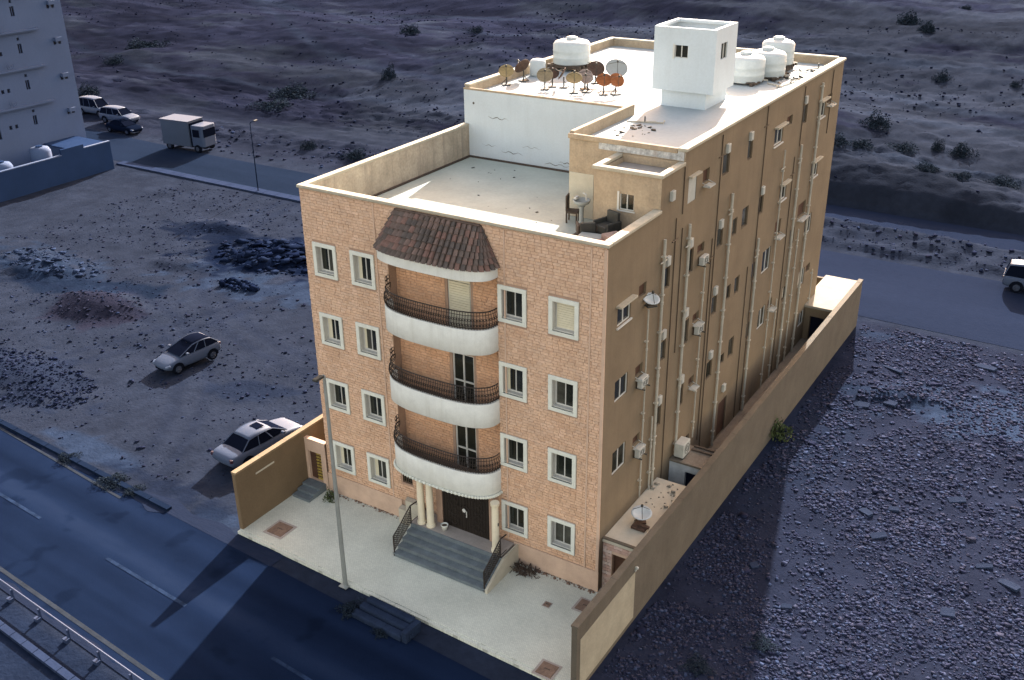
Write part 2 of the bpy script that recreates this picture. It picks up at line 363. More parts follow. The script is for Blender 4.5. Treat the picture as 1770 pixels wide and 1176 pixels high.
strip('road_edge_line',M['yline'],-120,-8.2,lambda x:-5.36-.095*(x+10) if x>-25 else -5.36+1.425-.06*(x+25),lambda x:-5.22-.095*(x+10) if x>-25 else -5.22+1.425-.06*(x+25),GZ+.034)
strip('median_edge_line',M['yline'],-120,60,lambda x:-12.36-.08*x,lambda x:-12.18-.08*x,GZ+.028)
for k in range(-9,6):
    x0=-4.95+10.35*k; o=strip('lane_dash',M['wline'],x0,x0+5.3,lambda x:-9.22-.07*x,lambda x:-9.06-.07*x,GZ+.034,n=3)
dr=random.Random(3)
ph=[dr.random()*6 for _ in range(6)]
strip('sand_drift',M['packed'],-60,-5.5,lambda x:edge_front(x)-.16-.16*math.sin(x*.9+ph[0])-.12*math.sin(x*2.3+ph[1])-.06*math.sin(x*5.1+ph[2]),lambda x:edge_front(x)+.0,GZ+.0315,n=220)
strip('sand_drift',M['packed'],-60,40,lambda x:-12.95-.08*x,lambda x:-12.62-.08*x+.10*math.sin(x*1.3+ph[3])+.07*math.sin(x*3.1+ph[4]),GZ+.0275,n=220)
mb=MB()
for i in range(40):
    a=-60+i*1.4; b=a+1.36
    if b>-4.6: break
    mb.add([(a,edge_front(a)+.02,GZ),(b,edge_front(b)+.02,GZ),(b,edge_front(b)+.3,GZ),(a,edge_front(a)+.3,GZ),(a,edge_front(a)+.02,GZ+.15),(b,edge_front(b)+.02,GZ+.15),(b,edge_front(b)+.3,GZ+.15),(a,edge_front(a)+.3,GZ+.15)],[(0,3,2,1),(4,5,6,7),(0,1,5,4),(1,2,6,5),(2,3,7,6),(3,0,4,7)])
struct('roadside_kerb',mb,M['kerb'])
mb=MB()
for i in range(40):
    a=-12+i*.8; b=a+.77; f=lambda x:-14.05-.08*x
    mb.add([(a,f(a)-.28,GZ-.02),(b,f(b)-.28,GZ-.02),(b,f(b),GZ-.02),(a,f(a),GZ-.02),(a,f(a)-.28,GZ+.15),(b,f(b)-.28,GZ+.15),(b,f(b),GZ+.15),(a,f(a),GZ+.15)],[(0,3,2,1),(4,5,6,7),(0,1,5,4),(1,2,6,5),(2,3,7,6),(3,0,4,7)])
struct('median_kerb',mb,M['palekerb'])
strip('back_road',M['asphalt2'],-140,-2,lambda x:33.55+.015*(x+50)*0,lambda x:39.6+.05*abs(x+50)*(x<-50),GZ+.02)
strip('gravel_back_road',M['packed'],-2.02,80,lambda x:33.2-.02*(x-2),lambda x:43.6,GZ+.016)
strip('upper_track',M['packed'],-30,80,lambda x:50.4,lambda x:54.6-.01*x,GZ+.016)
mb=MB()
for i in range(36):
    a=-56+i*1.5; b=a+1.47; y0=32.6; mb.box(a,b,y0,y0+.95,GZ-.05,GZ+.13)
struct('back_footway',mb,M['palekerb'])

# rubble and loose stones -------------------------------------------
def rocks(name,n,region,smin,smax,m,palette,flat=.45,sink=.25,hf=height,stuff=True,zoff=0):
    P=region(n); n=len(P)
    base=np.array([(-1,-1,-1),(1,-1,-1),(1,1,-1),(-1,1,-1),(-1,-1,1),(1,-1,1),(1,1,1),(-1,1,1)],float)*.5
    v=np.repeat(base[None],n,0)+(rng.random((n,8,3))-.5)*.5
    s=smin*(smax/smin)**(rng.random(n)**2.2)
    sc=np.stack([s,s*(.5+.6*rng.random(n)),s*flat*(.5+.9*rng.random(n))],-1)
    v=v*sc[:,None,:]
    a=rng.random(n)*2*PI; tl=(rng.random(n)-.5)*.7
    c,t=np.cos(tl),np.sin(tl); vx=v[...,0]*c[:,None]+v[...,2]*t[:,None]; vz=-v[...,0]*t[:,None]+v[...,2]*c[:,None]; v[...,0]=vx; v[...,2]=vz
    c,t=np.cos(a),np.sin(a); x=v[...,0]*c[:,None]-v[...,1]*t[:,None]; y=v[...,0]*t[:,None]+v[...,1]*c[:,None]; v[...,0]=x; v[...,1]=y
    h=hf(P[:,0],P[:,1])+zoff
    v[...,0]+=P[:,0,None]; v[...,1]+=P[:,1,None]; v[...,2]+=(h+sc[:,2]*(.5-sink))[:,None]
    q=np.array([(0,3,2,1),(4,5,6,7),(0,1,5,4),(1,2,6,5),(2,3,7,6),(3,0,4,7)])
    f=(np.arange(n)[:,None,None]*8+q[None]).reshape(-1,4)
    pal=np.array(palette); t=pal[rng.integers(0,len(pal),n)]*(.8+.4*rng.random((n,1)))*(SC if m is M['rock'] else 1)*(.85 if name=='hillside_rocks' else 1)
    me=fastmesh(name,v.reshape(-1,3),f,m,np.repeat(t,6,0))
    return link(name,me,kind='stuff' if stuff else None)
def reg(x0,x1,y0,y1,th=0,fr=.3,xp=1.,excl=None):
    def f(n):
        p=np.stack([x0+(x1-x0)*rng.random(n)**xp,y0+(y1-y0)*rng.random(n)],-1)
        d_=fbm(p[:,0]*fr,p[:,1]*fr,4); k=rng.random(n)<(.12+.88*sst(th-.10,th+.12,d_)) if th else d_>-1
        if excl: k&=~excl(p)
        return p[k]
    return f
pal=[(.07,.066,.09),(.06,.058,.082),(.09,.088,.115),(.05,.052,.078),(.08,.07,.09),(.09,.10,.14)]
pal2=[(.14,.118,.142),(.115,.10,.125),(.17,.15,.175),(.10,.088,.115),(.155,.125,.135),(.17,.17,.21)]
rocks('rubble',80000,reg(16.3,33,-8,12,.42,.45),.022,.16,M['rock'],pal2,.30)
rocks('rubble',56000,reg(16.4,40,10,32,.42,.45),.03,.21,M['rock'],pal2,.30)
rocks('rubble',900,reg(16.5,38,-6,31,.5,.4),.12,.36,M['rock'],pal2,.3)
rocks('stones',9000,reg(-46,-2,-3.5,32,.42,.3,1,lambda p:(p[:,0]>-1.9)),.04,.20,M['rock'],pal)
def ell(cx,cy,rx,ry):
    def f(n):
        a=rng.random(n)*2*PI; r=np.sqrt(rng.random(n)); return np.stack([cx+rx*r*np.cos(a),cy+ry*r*np.sin(a)],-1)
    return f
dk=[(.022,.028,.05),(.03,.038,.062),(.04,.05,.08),(.06,.07,.1)]
rocks('broken_asphalt_heap',420,ell(-24.2,21.8,5.4,3.2),.15,.95,M['rock'],dk,.2,.2)
rocks('broken_asphalt_heap',160,ell(-20.5,24.2,2.8,2.0),.3,1.3,M['rock'],dk,.16,.2)
rocks('broken_asphalt_heap',90,ell(-22.6,16.2,1.6,.8),.15,.5,M['rock'],dk[:3],.6)
rocks('pale_debris',300,ell(-38,12.2,5.,2.2),.08,.5,M['rock'],[(.11,.125,.165),(.08,.09,.12)],.35)
rocks('red_spoil',350,ell(-28.2,8.8,3.8,2.3),.03,.2,M['rock'],[(.095,.078,.09),(.085,.07,.085)],.5)
rocks('gravel_mound',1500,ell(-23.5,-.2,6.2,2.5),.04,.2,M['rock'],[(.07,.07,.095),(.05,.053,.08)],.6)
rocks('verge_stones',800,reg(-60,-5,41.2,48,.35,.3),.06,.35,M['rock'],pal,.5)
rocks('verge_stones',1600,reg(-40,40,44.5,50,.3,.3),.06,.32,M['rock'],pal,.5)
rocks('hillside_rocks',13000,reg(-150,30,56,140,.5,.05),.07,.34,M['rock'],[(.03,.032,.055),(.045,.045,.07),(.07,.07,.095)],.55)
# larger slabs lying on the right-hand lot, each one a thing
slabs=[((25.2,14.4),1.0,.42,.5,'pale oblong concrete slab at the right edge, level with the annex roof'),
 ((21.9,11.3),.85,.4,-.5,'pale slab at the centre of the rubble lot, left of its twin'),
 ((22.9,12.2),.6,.3,.3,'small pale slab just right of a larger slab on the rubble lot'),
 ((19.1,21.2),1.0,.55,.1,'broad tilted slab on rubble near the far wall, nearest the wall'),
 ((20.4,22.0),.9,.5,-.2,'flat slab beside the broad tilted slab near the pale patch'),
 ((19.5,26.2),1.8,.22,-.5,'long narrow concrete post lying across the far rubble'),
 ((22.8,9.8),.9,.4,.7,'short slab on rubble in front of the paired slabs'),
 ((28.2,9.1),1.1,.4,-.4,'pale slab at the far right edge of the rubble lot'),
 ((27.1,9.9),.9,.25,.5,'thin splinter of slab lying just inside the right edge'),
 ((26.4,6.1),.7,.5,.2,'squarish pale block low in the right foreground rubble'),
 ((18.9,5.0),.45,.32,.9,'small pale slab in the building shadow beside the boundary wall'),
 ((20.9,3.2),.55,.25,.4,'small pale slab at the sunlit edge of the building shadow'),
 ((24.,29.3),1.6,.5,-.3,'long pale slab on rubble below the gravel back road')]
for i,((x,y),a,b,rz,lab) in enumerate(slabs):
    t=thing('concrete_slab',lab,'slab',(x,y,float(height(x,y))-.03),rz,'broken slabs on the rubble lot')
    a*=.8; b*=.8; mb=MB(); k=random.random()*.1; mb.prism([(-a/2,-b/2),(a*.45,-b/2-.04),(a/2,b*.2),(a*.38,b/2),(-a*.3,b/2+.05),(-a/2,b*.25)],0,.13)
    o=part('block',mb,M['slab'],t); o.rotation_euler=(R(6),R(-7),0)
    bevel(o,.015)

# ================================================================== APARTMENT BUILDING
W,D=14.12,27.9; HP=14.87; H2=16.72
B=thing('apartment_building','tan stone fronted apartment block with white framed windows and three curved balconies','building')
SF=3.2
colx=[.46,2.47,9.62,11.82]; ww,wh=1.25,1.5; fr=.17
ztops=[12.49-SF*k for k in range(4)]
fholes=[]
for cx in colx:
    for zt in ztops: fholes.append((cx+fr,cx+ww-fr,zt-wh+fr,zt-fr))
grille=(4.35,4.95,1.95,2.62)
def wall_holes(mb,P,u0,u1,v0,v1,holes,depth):
    """outer face at d=0 split round the holes, plus reveals down to d=depth"""
    us=sorted({u0,u1,*[h[0] for h in holes],*[h[1] for h in holes]}); us=[u for u in us if u0<=u<=u1]
    vs=sorted({v0,v1,*[h[2] for h in holes],*[h[3] for h in holes]}); vs=[v for v in vs if v0<=v<=v1]
    for i in range(len(us)-1):
        j=0
        while j<len(vs)-1:
            inside=lambda j:any(h[0]-1e-6<=us[i] and us[i+1]<=h[1]+1e-6 and h[2]-1e-6<=vs[j] and vs[j+1]<=h[3]+1e-6 for h in holes)
            if inside(j): j+=1; continue
            k=j
            while k+1<len(vs)-1 and not inside(k+1): k+=1
            mb.add([P(us[i],vs[j],0),P(us[i+1],vs[j],0),P(us[i+1],vs[k+1],0),P(us[i],vs[k+1],0)],[(0,1,2,3)]); j=k+1
    for a,b,c,d in holes:
        q=[(a,c),(b,c),(b,d),(a,d)]
        for k in range(4):
            p,r=q[k],q[(k+1)%4]
            mb.add([P(*p,0),P(*p,depth),P(*r,depth),P(*r,0)],[(0,1,2,3)])
FP=lambda u,v,d:(u,d,v)
mb=MB()
rec=(4.42,9.58)
wall_holes(mb,FP,0,rec[0],0,HP-.12,[h for h in fholes if h[1]<4.2],.26)
wall_holes(mb,FP,rec[1],W-.003,0,HP-.12,[h for h in fholes if h[0]>9.6],.26)
wall_holes(mb,FP,rec[0],rec[1],0,3.4,[grille],.2)
mb.add([(rec[0],0,12.9),(rec[1],0,12.9),(rec[1],0,HP-.12),(rec[0],0,HP-.12)],[(0,1,2,3)])
# recess: back, cheeks, soffit, floor
dh=[(6.95,8.05,9.8,12.0),(7.05,8.1,6.6,8.85),(7.05,8.1,3.4,5.65)]
wall_holes(mb,lambda u,v,d:(u,.45+d,v),rec[0],rec[1],3.4,12.9,dh,.15)
mb.add([(rec[0],0,3.4),(rec[0],.45,3.4),(rec[0],.45,12.9),(rec[0],0,12.9)],[(0,1,2,3)])
mb.add([(rec[1],0,3.4),(rec[1],.45,3.4),(rec[1],.45,12.9),(rec[1],0,12.9)],[(3,2,1,0)])
mb.add([(rec[0],0,12.9),(rec[1],0,12.9),(rec[1],.45,12.9),(rec[0],.45,12.9)],[(0,1,2,3)])
mb.add([(rec[0],0,3.4),(rec[1],0,3.4),(rec[1],.45,3.4),(rec[0],.45,3.4)],[(0,1,2,3)])
part('front_wall',mb,M['mortar'],B)
# side wall ------------------------------------------------------
big=[(.95,2.05,11.35,12.15),(.95,2.05,8.2,9.1),(.95,2.1,4.95,6.0),
 (17.1,18.3,14.3,15.15),(18.8,19.8,11.1,11.95),(17.1,18.3,7.8,9.0),(17.3,18.4,4.65,5.75),
 (24.,25.2,14.15,15.05),(23.9,25.1,10.95,11.85),(23.95,25.1,7.7,8.8),(23.85,25.,4.6,5.6),(24.9,25.9,1.75,2.65)]
small=[(5.0,5.55,11.35,12.25),(4.97,5.55,8.15,9.05),(4.85,5.45,5.1,6.05),
 (7.25,7.9,11.2,12.25),(7.25,7.9,7.95,9.05),(7.15,7.8,4.95,6.0),(8.1,8.85,1.7,2.9),
 (10.5,11.2,11.3,12.2),(10.45,11.1,8.1,9.0),(10.45,11.15,4.85,5.75),(10.5,11.3,14.55,15.45),
 (12.35,12.9,11.3,12.1),(12.3,12.8,8.2,8.9),(13.3,13.9,8.1,8.95),(13.2,13.9,4.8,5.8),(12.25,12.7,4.9,5.4),
 (13.5,14.1,14.5,15.4),(13.5,14.3,11.3,12.25),(15.7,16.35,11.3,12.2),
 (21.2,22.0,14.45,15.4),(21.35,22.1,7.95,8.85),(21.1,21.8,4.85,5.65),(15.6,16.3,8.0,8.9),(15.6,16.3,4.8,5.7)]
shutter=(6.9,7.7,14.35,15.4)
door=(12.5,13.6,.7,2.65)
achole=[(2.7,3.35,11.85,12.35),(2.7,3.35,8.5,8.95),(8.3,9.05,11.75,12.15),(8.3,9.0,8.6,9.0),(8.35,8.95,5.5,5.9),(8.35,9.05,14.8,15.35),
 (18.75,19.6,14.9,15.35),(18.7,19.4,5.35,5.8),(25.4,26.3,14.7,15.15),(25.2,25.95,5.1,5.55),(22.3,23.6,9.2,9.95),(18.6,19.5,9.35,10.1),(2.75,3.4,5.35,5.75)]
sholes=big+small+[shutter,door]+achole
SP=lambda u,v,d:(W-d,u,v)
mb=MB()
def swall(u0,u1,v0,v1):
    wall_holes(mb,SP,u0,u1,v0,v1,[h for h in sholes if h[0]>=u0 and h[1]<=u1 and h[3]<=v1 and h[2]>=v0],.16)
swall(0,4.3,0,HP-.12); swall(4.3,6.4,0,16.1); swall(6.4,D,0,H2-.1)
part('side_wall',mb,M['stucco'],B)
mb=MB()
mb.add([(0,0,0),(0,D,0),(0,D,16.6),(0,12,16.6),(0,12,HP-.12),(0,0,HP-.12)],[(0,1,2,3,4,5)])
mb.add([(0,D,0),(W,D,0),(W,D,H2-.1),(0,D,H2-.1)],[(0,1,2,3)])
part('back_wall',mb,M['stucco'],B)
# stone cladding: every visible block its own piece
pal_s=np.array([.59,.412,.298])*.50+.52*np.array([(.54,.365,.245),(.50,.325,.215),(.58,.40,.285),(.48,.305,.195),(.55,.37,.25),(.51,.36,.26)])
ch=.122; blocks=[]
excl=[(a-fr-.01,b+fr+.01,c-fr-.01,d+fr+.01) for a,b,c,d in fholes]+[(grille[0]-.02,grille[1]+.02,grille[2]-.02,grille[3]+.02)]
row=0; z=1.0
def split(u0,u1,z0,z1,ex):
    iv=[(u0,u1)]
    for a,b,c,d in ex:
        if c<z1-.02 and d>z0+.02:
            nv=[]
            for p,q in iv:
                if b<=p or a>=q: nv.append((p,q)); continue
                if a-p>.05: nv.append((p,a))
                if q-b>.05: nv.append((b,q))
            iv=nv
    return iv
def cut(ex,z0,z1):
    e=[x for x in ex]; 
    return e
while z<HP-.16:
    z1=min(z+ch,HP-.15)
    zones=[(0,rec[0]),(rec[1],W)] if 3.4<z<12.85 else [(0,W)]
    for a,b in zones:
        if z<3.4 and z>=1.: pass
        x=a-(random.random()*.3)
        while x<b:
            l=random.choice([.24,.27,.30,.33]); x0=max(a+.004,x); x1=min(b-.004,x+l)
            if x1-x0>.05:
                for p,q in split(x0,x1,z,z1,excl): blocks.append((p+.005,q-.005,z+.005,z1-.005,0))
            x+=l
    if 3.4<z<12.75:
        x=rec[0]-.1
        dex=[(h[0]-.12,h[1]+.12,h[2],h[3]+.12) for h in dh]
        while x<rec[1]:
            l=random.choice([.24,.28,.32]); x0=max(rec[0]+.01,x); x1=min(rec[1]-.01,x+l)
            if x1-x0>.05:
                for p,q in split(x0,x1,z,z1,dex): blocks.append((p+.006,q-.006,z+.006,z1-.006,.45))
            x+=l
    z+=ch
# windows' rows may cut through a course; trim partly covered blocks
cx,cy,cz=28.86,-29.5,27.
blocks.sort(key=lambda b:(b[0]-cx)**2+cy**2+(b[2]-cz)**2 if b[4]==0 else 1e9)
def blk(mb,b):
    p,q,z0,z1,yo=b; t=pal_s[random.randrange(6)]*(.96+.08*random.random()); d=.014+.016*random.random()
    y0=yo-d; y1=yo-.001
    i=.008
    if yo: t=t*np.array((1.0,.87,.76))  # recess stones more orange: light bounced between the walls, painted into their tone
    else:
        for (u0,u1,v0,v1) in fholes:      # rusty run-off below each sill
            if u0-.05<(p+q)/2<u1+.05 and v0-1.3<z0<v0:
                k=random.uniform(.25,1)*(1-(v0-z0)/1.5); t=t*(1-k*np.array((.10,.15,.20)))
        t=t*np.array((1,1-.05*max(0,1-z0/9),1-.10*max(0,1-z0/9)))
    vs=[(p,y1,z0),(q,y1,z0),(q,y1,z1),(p,y1,z1),(p+i,y0+random.uniform(-.004,.004),z0+i),(q-i,y0+random.uniform(-.006,.006),z0+i),(q-i,y0,z1-i),(p+i,y0+random.uniform(-.006,.006),z1-i)]
    mb.add(vs,[(4,5,6,7),(0,1,5,4),(1,2,6,5),(2,3,7,6),(3,0,4,7)],tuple(t))
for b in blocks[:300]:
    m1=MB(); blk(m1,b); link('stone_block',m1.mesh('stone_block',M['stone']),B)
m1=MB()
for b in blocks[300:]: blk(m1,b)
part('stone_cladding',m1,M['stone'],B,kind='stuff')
# plinth and corner pilaster
mb=MB(); mb.box(-.05,4.3,-.05,.0,0,1.0); part('plinth',mb,M['plinth'],B)
mb=MB(); mb.box(10.2,W+.04,-.05,.0,0,.98); part('plinth',mb,M['plinth'],B)
mb=MB(); mb.box(W-.09,W+.03,-.055,-.001,.985,HP-.2); mb.box(W-.62,W-.56,-.05,-.001,1.,HP-.2); part('corner_strip',mb,M['plinth'],B)
for x_ in (3.86,9.93): m=MB(); m.box(x_-.03,x_+.03,-.05,-.001,1.02,HP-.2); part('joint_strip',m,M['plinth'],B)
# ---- front windows
def front_window(x,zt,kind=0):
    a,b,c,d=x+fr,x+ww-fr,zt-wh+fr,zt-fr
    m=MB(); f=.075
    m.box(x,x+ww,-f,.0,zt-fr,zt); m.box(x,x+ww,-f,.0,zt-wh,zt-wh+fr); m.box(x,a,-f,.0,c,d); m.box(b,x+ww,-f,.0,c,d)
    wdo=part('window',m,M['trim'],B); bevel(wdo,.012)
    m=MB(); t=.015
    m.box(a,a+t,.0,.25,c,d); m.box(b-t,b,.0,.25,c,d); m.box(a+t,b-t,.0,.25,c,c+t*2); m.box(a+t,b-t,.0,.25,d-t,d)
    part('window_reveal',m,M['reveal'],wdo)
    m=MB(); y=.2; s=.05; g0=a+t; g1=b-t; h0=c+2*t; h1=d-t
    m.box(g0,g0+s,y,y+.05,h0,h1); m.box(g1-s,g1,y,y+.05,h0,h1); m.box(g0+s,g1-s,y,y+.05,h0,h0+s); m.box(g0+s,g1-s,y,y+.05,h1-s,h1)
    mid=(g0+g1)/2; m.box(mid-.02,mid+.02,y-.01,y+.05,h0+s,h1-s)
    part('sash',m,M['alu'],wdo)
    if kind==1:
        m=MB()
        for k in range(11):
            z0=h0+s+(h1-h0-2*s)*k/11; m.box(g0+s,g1-s,y-.03,y,z0,z0+(h1-h0-2*s)/11-.008)
        part('shutter',m,M['blind'],wdo,label='closed cream roller shutter')
    else:
        for p,q,yy in ((g0+s,mid-.02,y+.03),(mid+.02,g1-s,y+.015)):
            m=MB(); m.box(p,q,yy,yy+.01,h0+s,h1-s); part('pane',m,M['glass'] if random.random()<.75 else M['glass2'],wdo)
        if random.random()<.45:
            m=MB(); m.box(g0+s,g0+s+random.uniform(.1,.22),y+.005,y+.012,h0+s,h1-s); part('curtain',m,M['blind'],wdo)
    m=MB(); m.box(a,b,-.1,.0,c-.035,c); part('sill',m,M['trim'],wdo)
    return wdo
for i,cx_ in enumerate(colx):
    for k,zt in enumerate(ztops): front_window(cx_,zt,1 if (i==3 and k==0) else 0)
# small grille window left of the entrance
m=MB(); a,b,c,d=grille; m.box(a,b,.12,.13,c,d); gw=part('window',m,M['glass'],B,label='small window with brown grille beside the entrance')
m=MB()
for k in range(6): x=a+.03+k*(b-a-.06)/5; m.box(x-.012,x+.012,.02,.045,c,d)
for z_ in (c+.05,c+.35,d-.05): m.box(a,b,.045,.06,z_-.012,z_+.012)
part('grille',m,M['chase'],gw)
# ---- balcony doors
for k,(a,b,c,d) in enumerate(dh):
    m=MB(); s=.06
    m.box(a,a+s,.5,.58,c,d); m.box(b-s,b,.5,.58,c,d); m.box(a+s,b-s,.5,.58,d-s,d); m.box((a+b)/2-.03,(a+b)/2+.03,.49,.58,c,d-s)
    if k: m.box(a+s,b-s,.505,.58,c+.95,c+1.02)
    dd=part('balcony_door',m,M['alu'],B)
    if k==0:
        m=MB()
        for j in range(20): z0=c+j*(d-c-s)/20; m.box(a+s,b-s,.47,.5,z0,z0+(d-c-s)/20-.012)
        part('shutter',m,M['blind'],dd,label='closed cream roller shutter')
        m=MB(); m.box(a-.1,b,.40,.52,d,d+.14); part('shutter_box',m,M['blind'],dd)
    else:
        for p,q in ((a+s,(a+b)/2-.03),((a+b)/2+.03,b-s)):
            m=MB(); m.box(p,q,.54,.55,c,d-s); part('pane',m,M['glass'],dd)
# ---- balconies
XC,AX=7.0,2.6
def curve(n,a=AX,dp=1.12,e=2.7,xc=XC):
    o=[]
    for i in range(n+1):
        t=PI-PI*i/n; c,s=math.cos(t),math.sin(t)
        o.append((xc+a*math.copysign(abs(c)**(2/e),c),-dp*max(0,s)**(2/e)))
    return o
def band_mesh(c0,c1,z0,z1):
    """solid curved band between an outer and an inner outline"""
    m=MB(); n=len(c0); vs=[(x,y,z0) for x,y in c0]+[(x,y,z1) for x,y in c0]+[(x,y,z0) for x,y in c1]+[(x,y,z1) for x,y in c1]; fs=[]
    for i in range(n-1): fs+=[(i,i+1,n+i+1,n+i),(2*n+i,3*n+i,3*n+i+1,2*n+i+1),(n+i,n+i+1,3*n+i+1,3*n+i),(i,2*n+i,2*n+i+1,i+1)]
    return m.add(vs,fs)
NB=40; co=curve(NB); ci=curve(NB,AX-.14,.98)
for k,(zt,fh) in enumerate(((10.75,1.05),(7.55,1.05),(4.35,1.05))):
    z0=zt-fh
    m=band_mesh(co,ci,z0,zt); bal=part('balcony',m,M['white'],B,smooth=False)
    bal.modifiers.new('b','BEVEL').width=.02; bal.modifiers['b'].limit_method='ANGLE'; bal.modifiers['b'].angle_limit=R(40)
    for p in bal.data.polygons: p.use_smooth=abs(p.normal.z)<.5
    m=MB(); m.prism([(x,y) for x,y in ci]+[(rec[1]-.02,.44),(rec[0]+.02,.44)],z0+.04,z0+.22); part('balcony_floor',m,M['brownfloor'],bal)
    # wrought-iron railing on the rim
    m=MB(); cr=curve(120,AX-.07,1.05); rh=.72
    pth=[(x,y,zt+rh) for x,y in cr]; m.tube(pth,.028,4); m.tube([(x,y,zt+.06) for x,y in cr],.02,4); m.tube([(x,y,zt+rh-.14) for x,y in cr],.014,3)
    L=[0]
    for i in range(120): L.append(L[-1]+math.dist(cr[i],cr[i+1]))
    def onc(s):
        i=min(119,max(0,int(np.searchsorted(L,s)-1))); t=(s-L[i])/(L[i+1]-L[i]); p,q=cr[i],cr[i+1]
        return Vector((p[0]+(q[0]-p[0])*t,p[1]+(q[1]-p[1])*t,0)),Vector((q[0]-p[0],q[1]-p[1],0)).normalized()
    nb=int(L[-1]/.11)
    for j in range(nb+1):
        p,dv=onc(L[-1]*j/nb); nr=Vector((dv.y,-dv.x,0))
        pts=[]
        for q in range(6):
            u=q/5; pts.append(p+nr*(.09*math.sin(PI*min(1,u*1.3)))*(1)+Vector((0,0,zt+u*rh)))
        m.tube(pts,.015,3)
        if j<nb:
            p2,_=onc(L[-1]*(j+.5)/nb)
            for zz,rr in ((zt+.2,.05),(zt+.42,.05)):
                pts=[p2+dv*rr*math.cos(a)+nr*.07+Vector((0,0,zz+rr*math.sin(a))) for a in [2*PI*q/7 for q in range(7)]]
                m.tube(pts,.014,3,True)
    for s in (.15,.3): # tall scrolls at the left end
        p,dv=onc(s)
        for zz in (zt+.85,zt+1.0):
            m.tube([p+dv*.1*math.cos(a)+Vector((0,0,zz+.1*math.sin(a))) for a in [2*PI*q/9 for q in range(9)]],.016,3,True)
    part('railing',m,M['iron'],bal)
    if k==2:
        m=MB(); cm=curve(46,AX+.05,1.17)
        for i in range(46):
            x,y=cm[i]; x2,y2=cm[i+1]; mx,my=(x+x2)/2,(y+y2)/2
            m.lathe([(.01,-.07),(.05,-.05),(.06,0),(.045,.05),(.01,.06)],6,(mx,my,z0-.02))
        part('scalloped_moulding',m,M['trim'],bal,kind='stuff')
        m=band_mesh(curve(NB,AX+.03,1.15),curve(NB,AX-.3,.85),z0-.1,z0-.003); part('moulding_band',m,M['trim'],bal)
# ---- tiled canopy above the top balcony
cc=curve(28,2.70,1.12,3.0,6.93); zc=13.2
m=band_mesh(curve(60,2.70,1.12,3.0,6.93),curve(60,2.36,.87,3.0,6.93),zc-.44,zc); can=part('canopy',m,M['white'],B)
m=MB(); m.prism([(x,y) for x,y in curve(28,2.38,.89,3.0,6.93)],zc-.3,zc-.2); part('canopy_soffit',m,M['cream'],can)
cl=curve(400,2.70,1.12,3.0,6.93); La=[0]
for i in range(400): La.append(La[-1]+math.dist(cl[i],cl[i+1]))
cc=[cl[int(np.searchsorted(La,La[-1]*i/28.001))] for i in range(29)]; cc[-1]=cl[-1]; cc[0]=cl[0]
tl=[(min(8.88,max(5.05,p_[0]+.0)),-.06) for p_ in cc]; zt_=14.62
def cpt(i,r,off=0):
    i0=int(min(27,math.floor(i))); t=i-i0; a=Vector((*cc[i0],zc)).lerp(Vector((*cc[i0+1],zc)),t); b=Vector((*tl[i0],zt_)).lerp(Vector((*tl[i0+1],zt_)),t)
    p=a.lerp(b,r); p.z+= -.03*math.sin(PI*r)
    mid=Vector((6.9,0,12.9)); nrm=(p-mid).normalized(); return p+nrm*off
m=MB()
for i in range(28):
    for r in range(4): m.add([cpt(i,r/4),cpt(i+1,r/4),cpt(i+1,(r+1)/4),cpt(i,(r+1)/4)],[(0,1,2,3)])
part('canopy_deck',m,M['timber'],can)
tonal=[mat('roof_tile_clay_%d'%k,c,.88,.2,5,30,.15,.3,40) for k,c in enumerate([(.115,.083,.072),(.095,.074,.065),(.14,.098,.084),(.082,.068,.062),(.15,.09,.075)])]
NR=7
for r in range(NR):
    for i in range(28):
        r0=r/NR-.012; r1=min(1.0,(r+1)/NR+.03); m=MB(); rows=[]
        for (rr,lift) in ((r0,.095),(r1,.015)):
            rw=[cpt(i+u,max(0,rr) ,lift+h) + (Vector((0,0,0)) if rr>=0 else Vector((0,0,-.03))) for u,h in ((.03,-.01),(.3,.07),(.6,.07),(.86,-.01))]
            rows.append(rw)
        vs=rows[0]+rows[1]+[cpt(i+u,max(0,r0),.02) for u in (.04,.3,.6,.9)]
        m.add(vs,[(0,1,5,4),(1,2,6,5),(2,3,7,6),(0,8,9,1),(1,9,10,2),(2,10,11,3)])
        link('roof_tile',m.mesh('roof_tile',random.choice(tonal)),can)
m=MB(); m.tube([cpt(0,0,.05),cpt(0,.5,.06),cpt(0,1,.06)],.05,6); m.tube([cpt(27.99,0,.05),cpt(27.99,.5,.06),cpt(27.99,1,.06)],.05,6); m.tube([cpt(0,1,.05),cpt(27.99,1,.05)],.06,6)
part('ridge_tiles',m,M['tile'],can)
# ---- copings
def coping(segs,z,name='coping',mt='coping',th=.13):
    m=MB()
    for s in segs: m.box(*s,z-th,z)
    return bevel(part(name,m,M[mt],B),.03,2)
coping([(-.07,W+.09,-.09,.28),(-.07,.26,.28,12.0),(W-.28,W+.09,.28,4.28)],HP)
# parapet inner faces
m=MB(); m.box(.28-.03,W-.26,.24,.26,13.2,HP-.13); m.box(.20,.24,.26,12.0,13.2,HP-.13); m.box(W-.27,W-.24,.26,4.3,13.2,HP-.13)
part('parapet_inner',m,M['inner'],B)
# thick dark gutter line at the foot of the terrace walls
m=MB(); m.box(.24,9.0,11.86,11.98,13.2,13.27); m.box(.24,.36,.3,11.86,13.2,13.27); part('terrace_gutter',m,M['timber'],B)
m=MB(); m.box(.2,W-.2,.2,12.1,13.0,13.2); part('terrace_floor',m,M['terr'],B)
